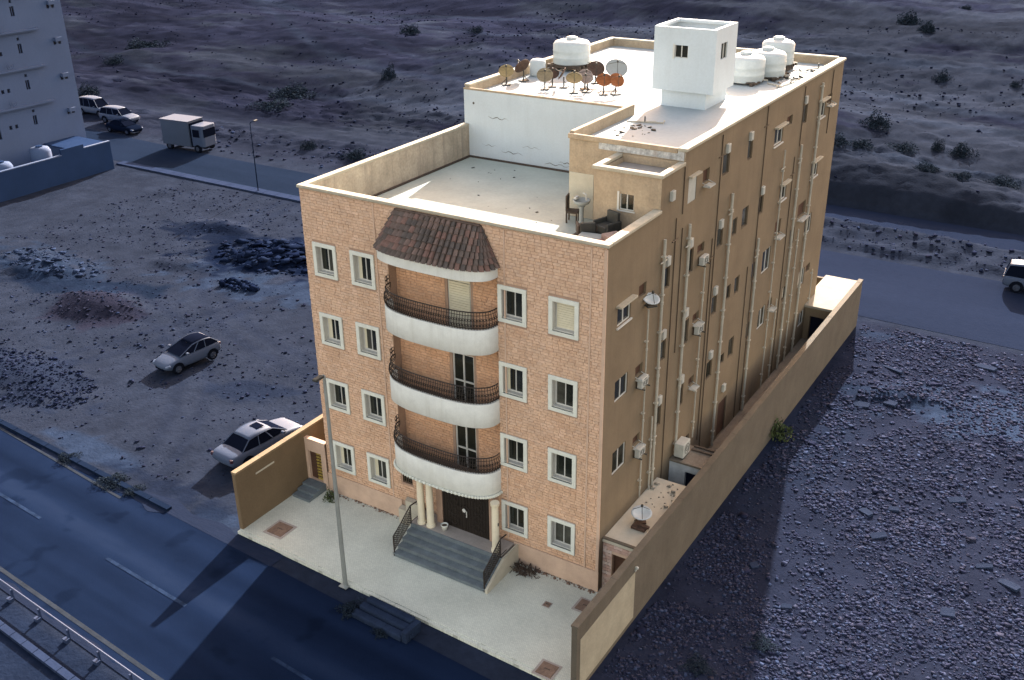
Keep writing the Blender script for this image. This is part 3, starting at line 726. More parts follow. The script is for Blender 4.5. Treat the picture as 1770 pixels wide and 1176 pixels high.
# upper block
m=MB(); m.add([(0.0,12,13.1),(9.05,12,13.1),(9.05,12,16.6),(0,12,16.6)],[(0,1,2,3)]); part('white_rear_wall',m,M['wwall'],B)
m=MB(); m.add([(9.05,6.4,13.1),(W-.002,6.4,13.1),(W-.002,6.4,H2-.1),(9.05,6.4,H2-.1)],[(0,1,2,3)]); m.add([(9.05,6.4,13.1),(9.05,12.,13.1),(9.05,12.,H2),(9.05,6.4,H2)],[(3,2,1,0)])
part('stair_block_wall',m,M['parapet'],B)
m=MB(); m.box(9.07,10.2,6.375,6.4,13.21,15.1); part('cream_wall_patch',m,M['cream'],B)
m=MB(); m.box(10.4,W-.05,6.37,6.4,16.22,16.58); part('flaking_white_patch',m,M['flaking'],B)
for (a_,b_,z_,h_) in ((1.4,2.6,15.3,.05),(6.2,7.4,15.2,.04),(2.1,3.4,13.7,.04),(4.6,6.0,13.45,.06),(1.0,1.9,13.9,.03),(5.4,6.2,13.6,.05),(.5,.62,15.9,.22),(7.7,8.4,14.4,.04),(3.3,4.4,14.1,.02)):
    m=MB(); n_=9; up_=[];dn_=[]
    for i in range(n_+1):
        x_=a_+(b_-a_)*i/n_; zc_=z_+.05*math.sin(i*1.7+a_)*min(1,b_-a_); w_=h_*random.uniform(.25,1)*math.sin(PI*(i+.6)/(n_+1.2)); up_.append((x_,11.993,zc_+w_/2)); dn_.append((x_,11.993,zc_-w_/2))
    m.add(dn_+up_,[(i,i+1,n_+2+i,n_+1+i) for i in range(n_)]); part('wall_stain',m,M['timber' if h_>.1 else 'wallr'],B)
RZ=16.3
m=MB(); m.prism([(.1,12.06),(9.1,12.06),(9.1,6.5),(W-.1,6.5),(W-.1,D-.1),(.1,D-.1)],RZ-.2,RZ); part('upper_roof',m,M['roofw'],B)
coping([(W-.3,W+.1,6.3,D+.05)],H2)
coping([(9.0,9.22,6.5,12.1)],H2+.05,'stair_block_parapet','parapet',.5)
coping([(9.0,W-.31,6.32,6.5)],H2-.03,'stair_block_coping','parapet',.2)
coping([(-.02,9.0,11.98,12.12)],16.62,'edge_strip','parapet',.1)
m=MB(); m.box(.004,.24,12.125,D-.004,16.2,16.67); m.box(.24,W-.32,D-.22,D-.004,16.2,16.67); part('upper_parapet',m,M['parapet'],B)
coping([(-.05,.28,12.122,D+.05),(.28,W-.31,D-.25,D+.05)],16.77,'parapet_coping','coping',.1)
# low room in front of the stair block
m=MB(); wx=(12.42,13.02,14.62,15.25)
wall_holes(m,lambda u,v,d:(u,4.3+d,v),11.3,W-.001,13.1,16.1,[wx],.12)
m.add([(11.3,4.3,13.1),(11.3,6.4,13.1),(11.3,6.4,16.1),(11.3,4.3,16.1)],[(3,2,1,0)]); part('roof_room_wall',m,M['parapet'],B)
m=MB(); m.box(11.5,W-.2,4.5,6.4,15.7,15.85); part('roof_room_slab',m,M['landing'],B)
coping([(11.22,W+.06,4.22,4.52),(11.22,11.5,4.52,6.38),(W-.22,W+.06,4.52,6.38)],16.2,'roof_room_coping','coping',.14)
m=MB(); m.box(11.5,W-.22,6.33,6.37,15.86,16.18); m.box(11.5,11.54,4.52,6.33,15.85,16.05); part('roof_room_lining',m,M['parapet'],B)
nt_=M['stucco'].node_tree; pb_=nt_.nodes['Principled BSDF']; old_=pb_.inputs['Base Color'].links[0].from_socket
tc_=nt_.nodes.new('ShaderNodeTexCoord'); mx_=None; acc=None
for (cy_,cz_,ry_,rz_) in ((9.6,1.8,2.6,3.6),(17.5,1.2,2.6,2.2),(13.2,.6,4.,1.6),(22.5,.8,3.,1.5),(4.6,1.4,1.2,1.2)):
    mp_=nt_.nodes.new('ShaderNodeMapping'); mp_.inputs['Location'].default_value=(0,-cy_/ry_,-cz_/rz_); mp_.inputs['Scale'].default_value=(0,1/ry_,1/rz_); nt_.links.new(tc_.outputs['Object'],mp_.inputs[0])
    g_=nt_.nodes.new('ShaderNodeTexGradient'); g_.gradient_type='QUADRATIC_SPHERE'; nt_.links.new(mp_.outputs[0],g_.inputs[0])
    if acc is None: acc=g_.outputs['Fac']
    else:
        a_=nt_.nodes.new('ShaderNodeMath'); a_.operation='MAXIMUM'; nt_.links.new(acc,a_.inputs[0]); nt_.links.new(g_.outputs['Fac'],a_.inputs[1]); acc=a_.outputs[0]
n_=nt_.nodes.new('ShaderNodeTexNoise'); n_.inputs['Scale'].default_value=1.3; n_.inputs['Detail'].default_value=6; m_=nt_.nodes.new('ShaderNodeMapping'); m_.inputs['Scale'].default_value=(1,1.6,.5); nt_.links.new(tc_.outputs['Object'],m_.inputs[0]); nt_.links.new(m_.outputs[0],n_.inputs['Vector'])
r_=nt_.nodes.new('ShaderNodeMath'); r_.operation='MULTIPLY'; nt_.links.new(acc,r_.inputs[0]); nt_.links.new(n_.outputs[0],r_.inputs[1])
r2_=nt_.nodes.new('ShaderNodeMapRange'); r2_.inputs[1].default_value=.08; r2_.inputs[2].default_value=.4; r2_.inputs[4].default_value=.6; nt_.links.new(r_.outputs[0],r2_.inputs[0])
mx_=nt_.nodes.new('ShaderNodeMix'); mx_.data_type='RGBA'; nt_.links.new(r2_.outputs[0],mx_.inputs['Factor']); nt_.links.new(old_,mx_.inputs['A']); mx_.inputs['B'].default_value=(.055,.047,.04,1); nt_.links.new(mx_.outputs['Result'],pb_.inputs['Base Color'])
# ---- side-wall openings
def side_window(u0,u1,v0,v1,ledge=False,mt='glass'):
    s=.045; x=W-.10; m=MB()
    m.box(x,x+.05,u0,u0+s,v0,v1); m.box(x,x+.05,u1-s,u1,v0,v1); m.box(x,x+.05,u0+s,u1-s,v0,v0+s); m.box(x,x+.05,u0+s,u1-s,v1-s,v1)
    if u1-u0>.9: m.box(x-.01,x+.05,(u0+u1)/2-.025,(u0+u1)/2+.025,v0+s,v1-s)
    w_=part('window',m,M['alu'] if ledge or u1-u0>.9 else M['chase'],B)
    m=MB(); m.box(x+.01,x+.025,u0+s,u1-s,v0+s,v1-s); part('pane',m,M[mt],w_)
    if ledge:
        m=MB(); m.box(W+.002,W+.22,u0-.12,u1+.12,v1+.02,v1+.10); part('rain_ledge',m,M['coping'],w_)
        m=MB(); m.box(W+.002,W+.06,u0-.05,u1+.05,v0-.07,v0-.01); part('sill',m,M['alu'],w_)
    return w_
for i,h in enumerate(big): side_window(*h,ledge=i in (0,3,4,7,8))
for i,h in enumerate(small): side_window(*h,mt='glass2' if i%3 else 'glass')
m=MB(); m.box(W-.05,W-.02,*shutter); sh_=part('shuttered_window',m,M['acw'],B)
m=MB(); m.box(W+.002,W+.16,6.85,7.85,15.42,15.5); part('rain_ledge',m,M['coping'],sh_)
m=MB(); m.box(W-.12,W-.06,*door); part('side_door',m,M['hole'],B)
for h in achole:
    m=MB(); m.box(W-.15,W-.11,*h); o=part('air_conditioner_recess',m,M['hole'],B)
    if random.random()<.8:
        m=MB(); u=(h[0]+h[1])/2; m.tube([(W-.02,h[0]+.05,h[2]+.02),(W+.3,h[0]+.05,h[2]-.1)],.018,4); m.tube([(W-.02,h[1]-.05,h[2]+.02),(W+.3,h[1]-.05,h[2]-.1)],.018,4); m.box(W+.01,W+.32,h[0]+.03,h[1]-.03,h[2]-.14,h[2]-.1)
        part('bracket',m,M['acw'],o)
# vent boxes
for (y,z_) in ((5.17,12.55),(5.15,9.4),(5.1,6.4),(7.4,12.6),(7.4,9.5),(7.4,6.35),(10.75,12.4),(10.7,9.3),(10.75,6.1),(10.87,15.7),(13.65,15.6),(21.4,15.7),(15.95,12.5),(5.25,15.17),(12.9,3.4)):
    m=MB(); m.box(W+.001,W+.12,y-.15,y+.15,z_-.19,z_+.19); m.box(W+.12,W+.13,y-.11,y+.11,z_-.15,z_+.15); bevel(part('vent_box',m,M['acw'],B),.015)
# pipes
def vpipe(y,z0,z1,r=.065,mt='pipe',br=True,x=None,name='drain_pipe'):
    m=MB(); x=x or W+.1; m.tube([(x,y,z0),(x,y,z1)],r,8)
    if br:
        z=z0+.8
        while z<z1: m.box(W+.001,x+r+.01,y-r-.03,y+r+.03,z-.03,z+.03); z+=1.6
        z=z0+.4
        while z<z1: m.lathe([(r,0),(r+.018,.01),(r+.018,.11),(r,.12)],8,(x,y,z)); z+=3.2
    if z1-z0>9: m.tube([(x,y-.3,z1-.9),(x,y+.25,z1-.9)],.03,5)
    return part(name,m,M[mt],B,smooth=False)
vpipe(4.67,.9,13.6); vpipe(7.08,2.5,13.5); vpipe(11.76,.75,13.5); vpipe(15.9,.72,10.15); vpipe(21.35,.72,13.45); vpipe(23.92,.72,16.1)
vpipe(3.45,2.6,11.15,.035); vpipe(9.06,2.6,11.15,.035); vpipe(18.67,.75,13.8,.035); vpipe(22.5,.75,8.6,.04); vpipe(19.9,.75,5.5,.035); vpipe(26.3,.75,5.,.03)
vpipe(4.35,.9,6.,.04)
for y,a,b in ((5.84,.9,14.1),(6.4,14.1,16.0),(10.25,.75,16.4),(15.74,.75,16.5),(21.2,13.4,16.4),(14.9,.75,9.),(20.6,.75,13.),(26.0,13.,16.4),(6.5,8.,13.5),(9.9,2.,12.)):
    vpipe(y,a,b,.022,'chase',False,W+.024,'cable')
# satellite dish and AC boxes on the side wall
def wall_ac(y,z,label=None,sx=.5,sy=.75,sz=.5):
    m=MB(); sx*=.7; sy*=.8; m.box(W+.08,W+.08+sx*.6,y-sy/2,y+sy/2,z,z+sz); o=bevel(part('air_conditioner',m,M['acw'],B,label=label),.02)
    m=MB(); m.ring((W+.09+sx*.6,y,z+sz/2),.17,.01,'x',12); m.ring((W+.09+sx*.6,y,z+sz/2),.09,.01,'x',10); part('fan_grille',m,M['darkm'],o)
    m=MB(); m.box(W+.001,W+.4,y-sy/2+.05,y-sy/2+.09,z-.05,z-.002); m.box(W+.001,W+.4,y+sy/2-.09,y+sy/2-.05,z-.05,z-.002); part('bracket',m,M['darkm'],o)
wall_ac(3.05,8.05,sz=.42); wall_ac(3.1,4.85,sz=.42); wall_ac(8.65,8.1,sz=.38); wall_ac(8.65,11.3,sz=.36)
# ---- entrance: door, vestibule, columns
m=MB(); m.box(6.55,6.85,-.45,0,.9,3.28); m.box(9.25,9.45,-.45,0,.9,3.28); m.box(6.85,9.25,-.45,0,3.0,3.28); part('door_surround',m,M['mortar'],B)
m=MB(); m.box(6.85,8.05,-.40,-.34,.9,3.0); m.box(8.07,9.25,-.40,-.34,.9,3.0); ed=part('entrance_door',m,M['dooriron'],B)
m=MB()
for k in range(16):
    x=6.92+k*.15; m.tube([(x,-.43,.95),(x,-.43,2.95)],.014,4)
for xx in (7.45,8.65):
    for zz in (1.3,1.75,2.2,2.65): m.ring((xx,-.44,zz),.17,.016,'y',12); m.ring((xx+.25,-.44,zz),.08,.013,'y',8); m.ring((xx-.25,-.44,zz),.08,.013,'y',8)
m.ring((8.06,-.45,2.),.2,.03,'y',14); part('scrollwork',m,M['iron'],ed)
m=MB(); m.lathe([(.01,-.03),(.09,-.02),(.09,.0),(.01,.01)],12,(8.0,-.46,2.0),'y'); m.box(8.12,8.15,-.5,-.46,1.7,2.0); part('handle',m,M['alu'],ed)
for x in (6.02,6.5,9.82):
    m=MB(); y=-.85; m.lathe([(.2,.9),(.2,1.0),(.16,1.03),(.155,2.2),(.14,3.1),(.19,3.16),(.19,3.28)],16,(x,y,0)); c_=part('column',m,M['column'],B,smooth=True)
    c_.modifiers.new('e','EDGE_SPLIT').split_angle=R(40)
m=MB(); m.box(9.96,10.0,-.90,-.86,2.2,2.34); part('door_buzzer',m,M['darkm'],B)
# ---- roof tower
T_=MB(); T_.box(9.45,11.62,14.4,16.95,RZ-.1,17.05); tw=part('tower_base',T_,M['wwall'],B)
bx0,bx1,by0,by1=9.05,12.02,14.2,16.75
m=MB(); hf=(10.08,10.72,18.55,19.1); hs=(14.85,15.6,18.5,19.2)
wall_holes(m,lambda u,v,d:(u,by0+d,v),bx0,bx1,17.05,19.75,[hf],.12)
wall_holes(m,lambda u,v,d:(bx1-d,u,v),by0,by1,17.05,19.75,[hs],.12)
m.add([(bx0,by0,17.05),(bx0,by1,17.05),(bx0,by1,19.75),(bx0,by0,19.75)],[(3,2,1,0)]); m.add([(bx0,by1,17.05),(bx1,by1,17.05),(bx1,by1,19.75),(bx0,by1,19.75)],[(3,2,1,0)])
m.add([(bx0,by0,17.05),(bx1,by0,17.05),(bx1,by1,17.05),(bx0,by1,17.05)],[(0,1,2,3)])
tk=part('roof_tower',m,M['wwall'],B)
m=MB(); t=.18
m.box(bx0,bx1,by0,by0+t,19.75,19.86); m.box(bx0,bx1,by1-t,by1,19.75,19.88); m.box(bx0,bx0+t,by0+t,by1-t,19.75,19.88); m.box(bx1-t,bx1,by0+t,by1-t,19.75,19.88)
m.box(bx0+.01,bx1-.01,by0+.19,by0+.22,19.3,19.74); part('tower_rim',m,M['wwall'],tk)
m=MB(); m.box(bx0+.05,bx1-.05,by0+.05,by1-.05,19.2,19.32); part('tower_slab',m,M['landing'],tk)
for P_,h in (((lambda a,b,c,d:(a,b,by0+.08,by0+.1,c,d)),hf),((lambda a,b,c,d:(bx1-.1,bx1-.08,a,b,c,d)),hs)):
    m=MB(); m.box(*P_(*h)); w_=part('window',m,M['glass'],tk)
    m=MB(); a,b,c,d=h
    if h is hf:
        m.box(a-.09,a,by0-.02,by0+.09,c-.06,d+.05); m.box(a,a+.03,by0+.03,by0+.07,c,d); m.box(b-.03,b,by0+.03,by0+.07,c,d); m.box((a+b)/2-.02,(a+b)/2+.02,by0+.03,by0+.07,c,d); m.box(a+.03,b-.03,by0+.03,by0+.068,c,c+.03)
    else:
        m.box(bx1-.07,bx1-.03,a,a+.03,c,d); m.box(bx1-.07,bx1-.03,b-.03,b,c,d); m.box(bx1-.07,bx1-.03,(a+b)/2-.02,(a+b)/2+.02,c,d)
    part('frame',m,M['alu'],w_)
side_=MB(); a,b,c,d=wx; side_.box(a,b,4.38,4.4,c,d); rw_=part('window',side_,M['glass'],B)
m=MB(); m.box(a,a+.03,4.34,4.38,c,d); m.box(b-.03,b,4.34,4.38,c,d); m.box((a+b)/2-.018,(a+b)/2+.018,4.33,4.38,c,d); m.box(a+.03,b-.03,4.34,4.38,c,c+.03); m.box(a-.1,a-.02,4.27,4.299,c-.05,d+.08); m.box(a-.02,b+.05,4.26,4.299,c-.06,c-.01); part('frame',m,M['alu'],rw_)

# ================================================================== PROPERTY GROUND, WALLS, ANNEXES
m=MB(); m.prism([(-1.42,-4.42),(15.82,-5.1),(15.82,.0),(-1.3,.0)],-.3,0); court=struct('courtyard',m,M['court'])
# fine paving joints
bt=M['court'].node_tree; pb=bt.nodes['Principled BSDF']
br=bt.nodes.new('ShaderNodeTexBrick'); br.inputs['Scale'].default_value=4.5; br.inputs['Mortar Size'].default_value=.022; br.inputs['Color1'].default_value=(1,1,1,1); br.inputs['Color2'].default_value=(.88,.89,.9,1); br.inputs['Mortar'].default_value=(.6,.6,.6,1)
tcn=bt.nodes.new('ShaderNodeTexCoord'); bt.links.new(tcn.outputs['Object'],br.inputs['Vector'])
old=pb.inputs['Base Color'].links[0].from_socket; vm=bt.nodes.new('ShaderNodeVectorMath'); vm.operation='MULTIPLY'; bt.links.new(old,vm.inputs[0]); bt.links.new(br.outputs[0],vm.inputs[1]); bt.links.new(vm.outputs[0],pb.inputs['Base Color'])
m=MB(); 
for i in range(21):
    x0=-1.42+i*.82; x1=x0+.8; f=lambda x:-4.42-.0394*(x+1.42)
    m.add([(x0,f(x0)-.16,-.25),(x1,f(x1)-.16,-.25),(x1,f(x1)-.004,-.25),(x0,f(x0)-.004,-.25),(x0,f(x0)-.16,-.03),(x1,f(x1)-.16,-.03),(x1,f(x1)-.004,-.03),(x0,f(x0)-.004,-.03)],[(0,3,2,1),(4,5,6,7),(0,1,5,4),(1,2,6,5),(2,3,7,6),(3,0,4,7)])
struct('courtyard_kerb',m,M['court'])
wr=thing('boundary_wall','long rendered grey brown boundary wall along the rubble lot on the right','wall',(15.93,-5.3,0))
m=MB(); m.box(-.1,.12,0,36.6,-.3,2.9); part('wall_body',m,M['wallr'],wr)
m=MB(); 
yy=0
while yy<36.5: l=min(1.5,36.6-yy); m.box(-.13,.15,yy+.004,yy+l-.004,2.9,2.98+random.uniform(-.006,.006)); yy+=l
part('coping',m,M['coping'] if False else M['wallr'],wr)
m=MB(); m.box(.12,.13,.25,4.6,.05,2.25); part('plaster_patch',m,M['patch'],wr,label='pale yellowish render patch near the street end')
m=MB(); m.box(.121,.17,4.55,4.62,2.3,2.5); m.lathe([(.03,0),(.07,.05),(.07,.1),(.02,.14)],8,(.2,4.58,2.4)); part('wall_lamp',m,M['acw'],wr)
m=MB(); m.box(-.1,.12,36.6,36.6+.01,-.3,2.9)
wl=thing('boundary_wall','tan brown boundary wall at the left end of the courtyard beside the parked sedan','wall',(-1.36,-4.4,0))
m=MB(); m.box(-.1,.1,0,32,-.3,2.85); part('wall_body',m,M['walll'],wl)
m=MB(); yy=0
while yy<31.9: m.box(-.13,.13,yy+.004,yy+1.596,2.85,2.95); yy+=1.6
part('coping',m,M['tancoping'],wl)
m=MB(); m.box(.1,.112,1.15,2.3,2.25,2.33); part('pale_stripe',m,M['cream'],wl)
wb=thing('boundary_wall','rear boundary wall between the building and the back road','wall',(-1.3,31.3,0))
m=MB(); m.box(0,17.1,-.1,.1,-.3,2.6); part('wall_body',m,M['wallr'],wb)
# left passage wall with gilded door
gw=thing('gate_wall','pinkish wall with a small gilded door left of the building front','wall',(-1.26,-.02,0))
m=MB(); wall_holes(m,lambda u,v,d:(u,-.08+d,v),0,1.25,0,2.5,[(.16,.95,.36,1.9)],.22); m.box(0,1.25,-.1,.14,2.5,2.56); m.add([(0,.14,0),(1.25,.14,0),(1.25,.14,2.5),(0,.14,2.5)],[(3,2,1,0)]) if False else None
part('wall_body',m,M['plinth'],gw)
m=MB(); m.box(0,1.25,.15,.2,0,2.5); part('sun_stop_panel',m,M['plinth'],gw)  # added backing panel, stops sun leaking through the door opening onto the courtyard
m=MB(); m.box(.55,.93,.05,.07,.38,1.88); dg=part('door_leaf',m,M['hole'],gw)
m=MB()
for k in range(5):
    for j in range(9): m.ring((.6+k*.07,.03,.46+j*.165),.045,.014,'y',7)
m.box(.55,.93,.035,.05,.38,.42); m.box(.55,.93,.035,.05,1.84,1.88); part('gilded_grille',m,M['gold'],dg)
m=MB(); m.box(.16,.55,.06,.13,.36,1.9); part('door_recess',m,M['hole'],gw)
st=thing('side_steps','short flight of dark grey steps up to the gilded side door','steps',(-1.2,-.12,0))
for k in range(3):
    m=MB(); m.box(0.02,1.05,-1.2+.36*k,-.84+.36*k if k<2 else -.0,0.001,.12*(k+1)); part('step',m,M['marble'],st)
# front steps
es=thing('entrance_steps','wide grey marble steps with scrolled iron handrails before the front door','steps',(0,0,0))
LZ=.9; ns=5; rise=LZ/(ns)
sx0,sx1=5.62,10.3
m=MB(); m.box(sx0+.0,sx1-.1,-1.12,-.003,0.001,LZ-.03); part('landing_base',m,M['landing'],es)
m=MB(); m.box(sx0-.02,sx1-.08,-1.14,-.05,LZ-.029,LZ+.002); part('landing',m,M['landing'],es)
for k in range(ns-1):
    y1=-1.14; y0=-2.42+.32*k
    m=MB(); m.box(sx0,sx1,y0,y0+.318 if k<ns-2 else y1-.001,0.001,rise*(k+1)); s_=bevel(part('step',m,M['marble'],es),.015)
    m=MB(); m.box(sx0-.0,sx1,y0-.02,y0-.001,rise*(k+1)-.04,rise*(k+1)); part('nosing',m,M['marble'],s_)
m=MB(); m.prism([(sx0,-1.1),(sx1,-1.1),(sx1,-1.142),(sx0,-1.142)],.002,LZ+.003); part('top_nosing',m,M['marble'],es)
m=MB(); m.add([(sx1+.003,-2.45,0.001),(sx1+.003,-.0,0.001),(sx1+.003,-.0,LZ),(sx1+.003,-1.1,LZ),(sx1+.003,-2.45,.18),(sx1+.12,-2.45,0.001),(sx1+.12,-.0,0.001),(sx1+.12,-.0,LZ+.05),(sx1+.12,-1.1,LZ+.05),(sx1+.12,-2.45,.2)],[(0,1,2,3,4),(9,8,7,6,5),(0,4,9,5),(4,3,8,9),(3,2,7,8)]); part('side_cheek',m,M['cream'],es)
for x in (sx0+.05,sx1-.06):
    m=MB(); A0=Vector((x,-2.4,.18)); A1=Vector((x,-1.15,LZ)); hh=Vector((0,0,.85))
    top=[A0+hh*.98,A0.lerp(A1,.25)+hh*.97,A0.lerp(A1,.5)+hh*1.0,A0.lerp(A1,.8)+hh*1.06,A1+hh*1.08,A1+Vector((0,.45,.86))]
    m.tube(top,.03,5); m.tube([A0+Vector((0,0,.1)),A1+Vector((0,0,.1)),A1+Vector((0,.45,.1))],.02,4)
    m.tube([A0-Vector((0,0,.17)),A0+hh],.032,5); m.tube([A1,A1+hh*1.08],.028,5)
    for k in range(15):
        u=k/14; p=A0.lerp(A1,u)+(Vector((0,0,0))); m.tube([p+Vector((0,0,.1)),p+hh*.97],.016,3)
        if k<14:
            for q in (.25,.45,.65): m.ring((p.x,p.y+.05,p.z+q+.03),.065,.018,'x',8)
    part('handrail',m,M['iron'],es)
# plastered block left of the steps
pl=thing('plinth_block','whitewashed low plaster block against the facade left of the steps','block',(4.75,-.06,0))
m=MB(); m.prism([(-.45,-.0),(.85,-.0),(.85,-.35),(-.4,-.3)],0.001,.75); part('block',m,M['cream'],pl); m=MB(); m.prism([(-.1,-.01),(.85,-.01),(.85,-.33),(.0,-.28)],.751,1.3); part('upper_block',m,M['cream'],pl)
# low annexes on the right passage
an=thing('passage_annex','low flat roofed annex with pinkish stone face squeezed beside the right wall','annex',(14.14,.35,0))
m=MB(); wall_holes(m,lambda u,v,d:(u,d,v),0.0,1.68,0,2.28,[(.42,1.25,.02,1.8)],.2); part('front_face',m,M['plinth'],an)
m=MB(); z=.0
while z<2.2:
    x=-.1
    while x<1.68:
        l=random.choice([.22,.3,.36]); 
        for p,q in split(max(.01,x),min(1.67,x+l),z,z+.14,[(.40,1.27,0,1.83)]): 
            t=np.array(random.choice([(.5,.38,.33),(.56,.46,.41),(.44,.3,.25)])); dd=.015+.02*random.random()
            m.box(p+.006,q-.006,-dd,-.001,z+.006,z+.134,tuple(t))
        x+=l
    z+=.15
part('stone_cladding',m,M['stone'],an,kind='stuff')
m=MB(); m.box(.42,1.25,.18,.2,.02,1.8); part('door',m,M['hole'],an)
m=MB(); m.box(-.0,1.69,-.06,5.05,2.29,2.44); part('roof_slab',m,M['cream'],an)
m=MB(); m.box(0,1.68,.22,4.98,0.0,2.28); part('core',m,M['stainwall'],an)
m=MB(); m.box(-.0,1.69,-.08,.06,2.441,2.5); m.box(1.55,1.69,.06,5.0,2.441,2.52); part('roof_kerb',m,M['wallr'],an)
a2=thing('passage_annex','second low annex behind the open light well beside the right wall','annex',(14.14,6.7,0))
m=MB(); wall_holes(m,lambda u,v,d:(u,d,v),0.0,1.68,.3,2.6,[(.75,1.4,.4,2.25)],.2); part('front_face',m,M['stainwall'],a2)
m=MB(); m.box(.75,1.4,.18,.2,.4,2.25); part('door',m,M['nbdark'],a2)
m=MB(); m.box(0,1.68,-.04,1.5,2.601,2.7); part('roof_slab',m,M['alley'],a2)
m=MB(); m.box(0,1.68,.21,1.45,.3,2.6); part('core',m,M['stainwall'],a2)
for y_ in (1.1,1.42):
    m=MB(); m.box(.55,1.66,y_,y_+.09,2.702,2.78); part('timber_batten',m,M['timber'],a2)
m=MB(); m.box(0,1.68,-1.3,-.0,.6,.7); part('well_floor',m,M['landing'],a2)
ac=thing('air_conditioner','white air conditioner box standing on the second annex roof','air conditioner',(14.5,7.2,2.72))
m=MB(); m.box(-.22,.22,-.4,.35,.08,.75); bevel(part('casing',m,M['acw'],ac),.02); m=MB(); m.ring((.23,0,.42),.24,.012,'x',14); m.ring((.23,0,.42),.12,.012,'x',10); part('fan_grille',m,M['darkm'],ac)
m=MB(); m.box(-.2,-.14,-.35,.3,0,.078); m.box(.14,.2,-.35,.3,0,.078); part('feet',m,M['darkm'],ac)
m=MB(); m.box(14.14,15.8,8.25,26.,.2,.7); struct('passage_floor',m,M['alley'])
m=MB(); m.box(14.14,15.8,.0,6.7,-.2,.02); struct('passage_paving',m,M['landing'])
rocks('passage_debris',900,lambda n:np.stack([14.9+.85*rng.random(n)**.7,8.4+17.4*rng.random(n)],-1),.05,.3,M['alley'],[(.25,.2,.17)],.5,.2,lambda x,y:np.full(len(x),.7))
a3=thing('passage_annex','rear cream roofed annex with dark doorway at the far end of the passage','annex',(14.14,26.,0))
m=MB(); wall_holes(m,lambda u,v,d:(u,d,v),0.0,1.68,.0,2.75,[(.35,1.15,.5,2.2)],.25); part('front_face',m,M['stucco'],a3)
m=MB(); m.box(.35,1.15,.22,.25,.5,2.2); part('doorway',m,M['nbdark'],a3)
m=MB(); m.box(0,1.66,.26,4.9,0,2.75); part('core',m,M['stucco'],a3)
m=MB(); m.box(-.3,1.68,-.12,5.1,2.751,2.9); part('roof_slab',m,M['annexroof'],a3)
# dishes / bits on annex roof
def dish(name,loc,face,r,mt,label,tilt=40,cat='satellite dish',group='satellite dishes on the roof',h=.9,mast='darkm'):
    """face: heading of the dish opening in degrees"""
    t=thing(name,label,cat,loc,R(face),group)
    m=MB(); m.tube([(0,0,0),(0,0,h)],.035,6); m.box(-.2,.2,-.2,.2,0,.06); m.tube([(-.28,0,.03),(0,0,h*.6)],.015,4); m.tube([(0,-.28,.03),(0,0,h*.6)],.015,4); part('mast',m,M[mast],t)
    m=MB(); n=18; vs=[(0,0,0)]; fs=[]
    for j in range(1,5):
        rr=r*j/4
        for k in range(n): vs.append((rr*math.cos(2*PI*k/n),rr*math.sin(2*PI*k/n),.22*r*(j/4)**2))
    for k in range(n): fs.append((0,1+k,1+(k+1)%n))
    for j in range(3):
        for k in range(n): fs.append((1+j*n+k,1+(j+1)*n+k,1+(j+1)*n+(k+1)%n,1+j*n+(k+1)%n))
    m.add(vs,fs); d=part('reflector',m,M[mt],t,smooth=True); so_=d.modifiers.new('s','SOLIDIFY'); so_.thickness=.02
    d.location=(0.05,0,h+r*.35); d.rotation_euler=(0,R(90-tilt),0)
    m=MB(); f=Vector((0,0,r*1.0)); 
    for k in range(3): a=2*PI*k/3; m.tube([(r*.9*math.cos(a),r*.9*math.sin(a),.2*r),tuple(f)],.012,4)
    m.lathe([(.03,0),(.05,.02),(.05,.12),(.02,.14)],8,(0,0,r*.95)); e=part('feed_horn',m,M['darkm'],t); e.location=d.location; e.rotation_euler=d.rotation_euler
    return t
dish('satellite_dish',(14.95,2.1,2.44),-60,.42,'tank','white dish lying face up on the low annex roof',80,group=None,h=.25,mast='rustd')
dish('satellite_dish',(14.3,3.4,11.35),-40,.33,'tank','white dish on the side wall below the top corner window',70,group=None,h=.15)
m=MB(); m.box(-.35,.25,-.2,.2,0,.1); m.box(-.1,.35,-.05,.1,.1,.16); o=part('paving_scrap',m,M['rustd'],None); o.location=(15.15,1.65,2.45); o['label']='rusty metal scrap lying in front of the dish on the annex roof'; o['category']='scrap'
rocks('roof_debris',24,lambda n:np.stack([14.3+1.3*rng.random(n),3.3+1.9*rng.random(n)],-1),.05,.2,M['annexroof'],[(.2,.2,.2)],.4,0,lambda x,y:np.full(len(x),2.44))
rocks('terrace_debris',26,lambda n:np.stack([1.5+10*rng.random(n),4.6+6.6*rng.random(n)],-1),.05,.2,M['darkm'],[(.2,.2,.2)],.2,0,lambda x,y:np.full(len(x),13.2))
# roof dishes
RD=[((.75,14.75),-60,.48,'ochre','orange and ochre stained dish, leftmost on the roof',50),
 ((1.0,16.0),160,.55,'rustd','dark rusty dish turned away, second from the left',35),
 ((3.0,14.75),-60,.5,'tand','upright tan dish in front of the big water tank',45),
 ((3.6,15.6),200,.42,'rustd','small brown dish seen from behind right of the tan dish',30),
 ((4.65,14.75),-60,.5,'ochre','low yellowish tan dish in the middle of the roof cluster',60),
 ((4.75,15.7),-50,.45,'pinkd','faded pinkish dish behind the yellowish one',50),
 ((4.5,17.3),-60,.55,'rustd','large dark brown dish left of the big grey dish',45),
 ((5.5,17.6),-55,.7,'greyd','largest grey white dish standing at the back of the cluster',50),
 ((6.1,15.1),-60,.48,'rust','bright orange rusted dish, nearest of the cluster',50),
 ((6.6,15.4),-40,.46,'rust','reddish rusted dish at the right end of the cluster',40),
 ((3.0,15.5),-60,.42,'rustd','brown dish directly behind the upright tan dish',45),
 ((5.15,15.2),-80,.38,'pinkd','small pale pink dish between the yellowish and orange dishes',45)]
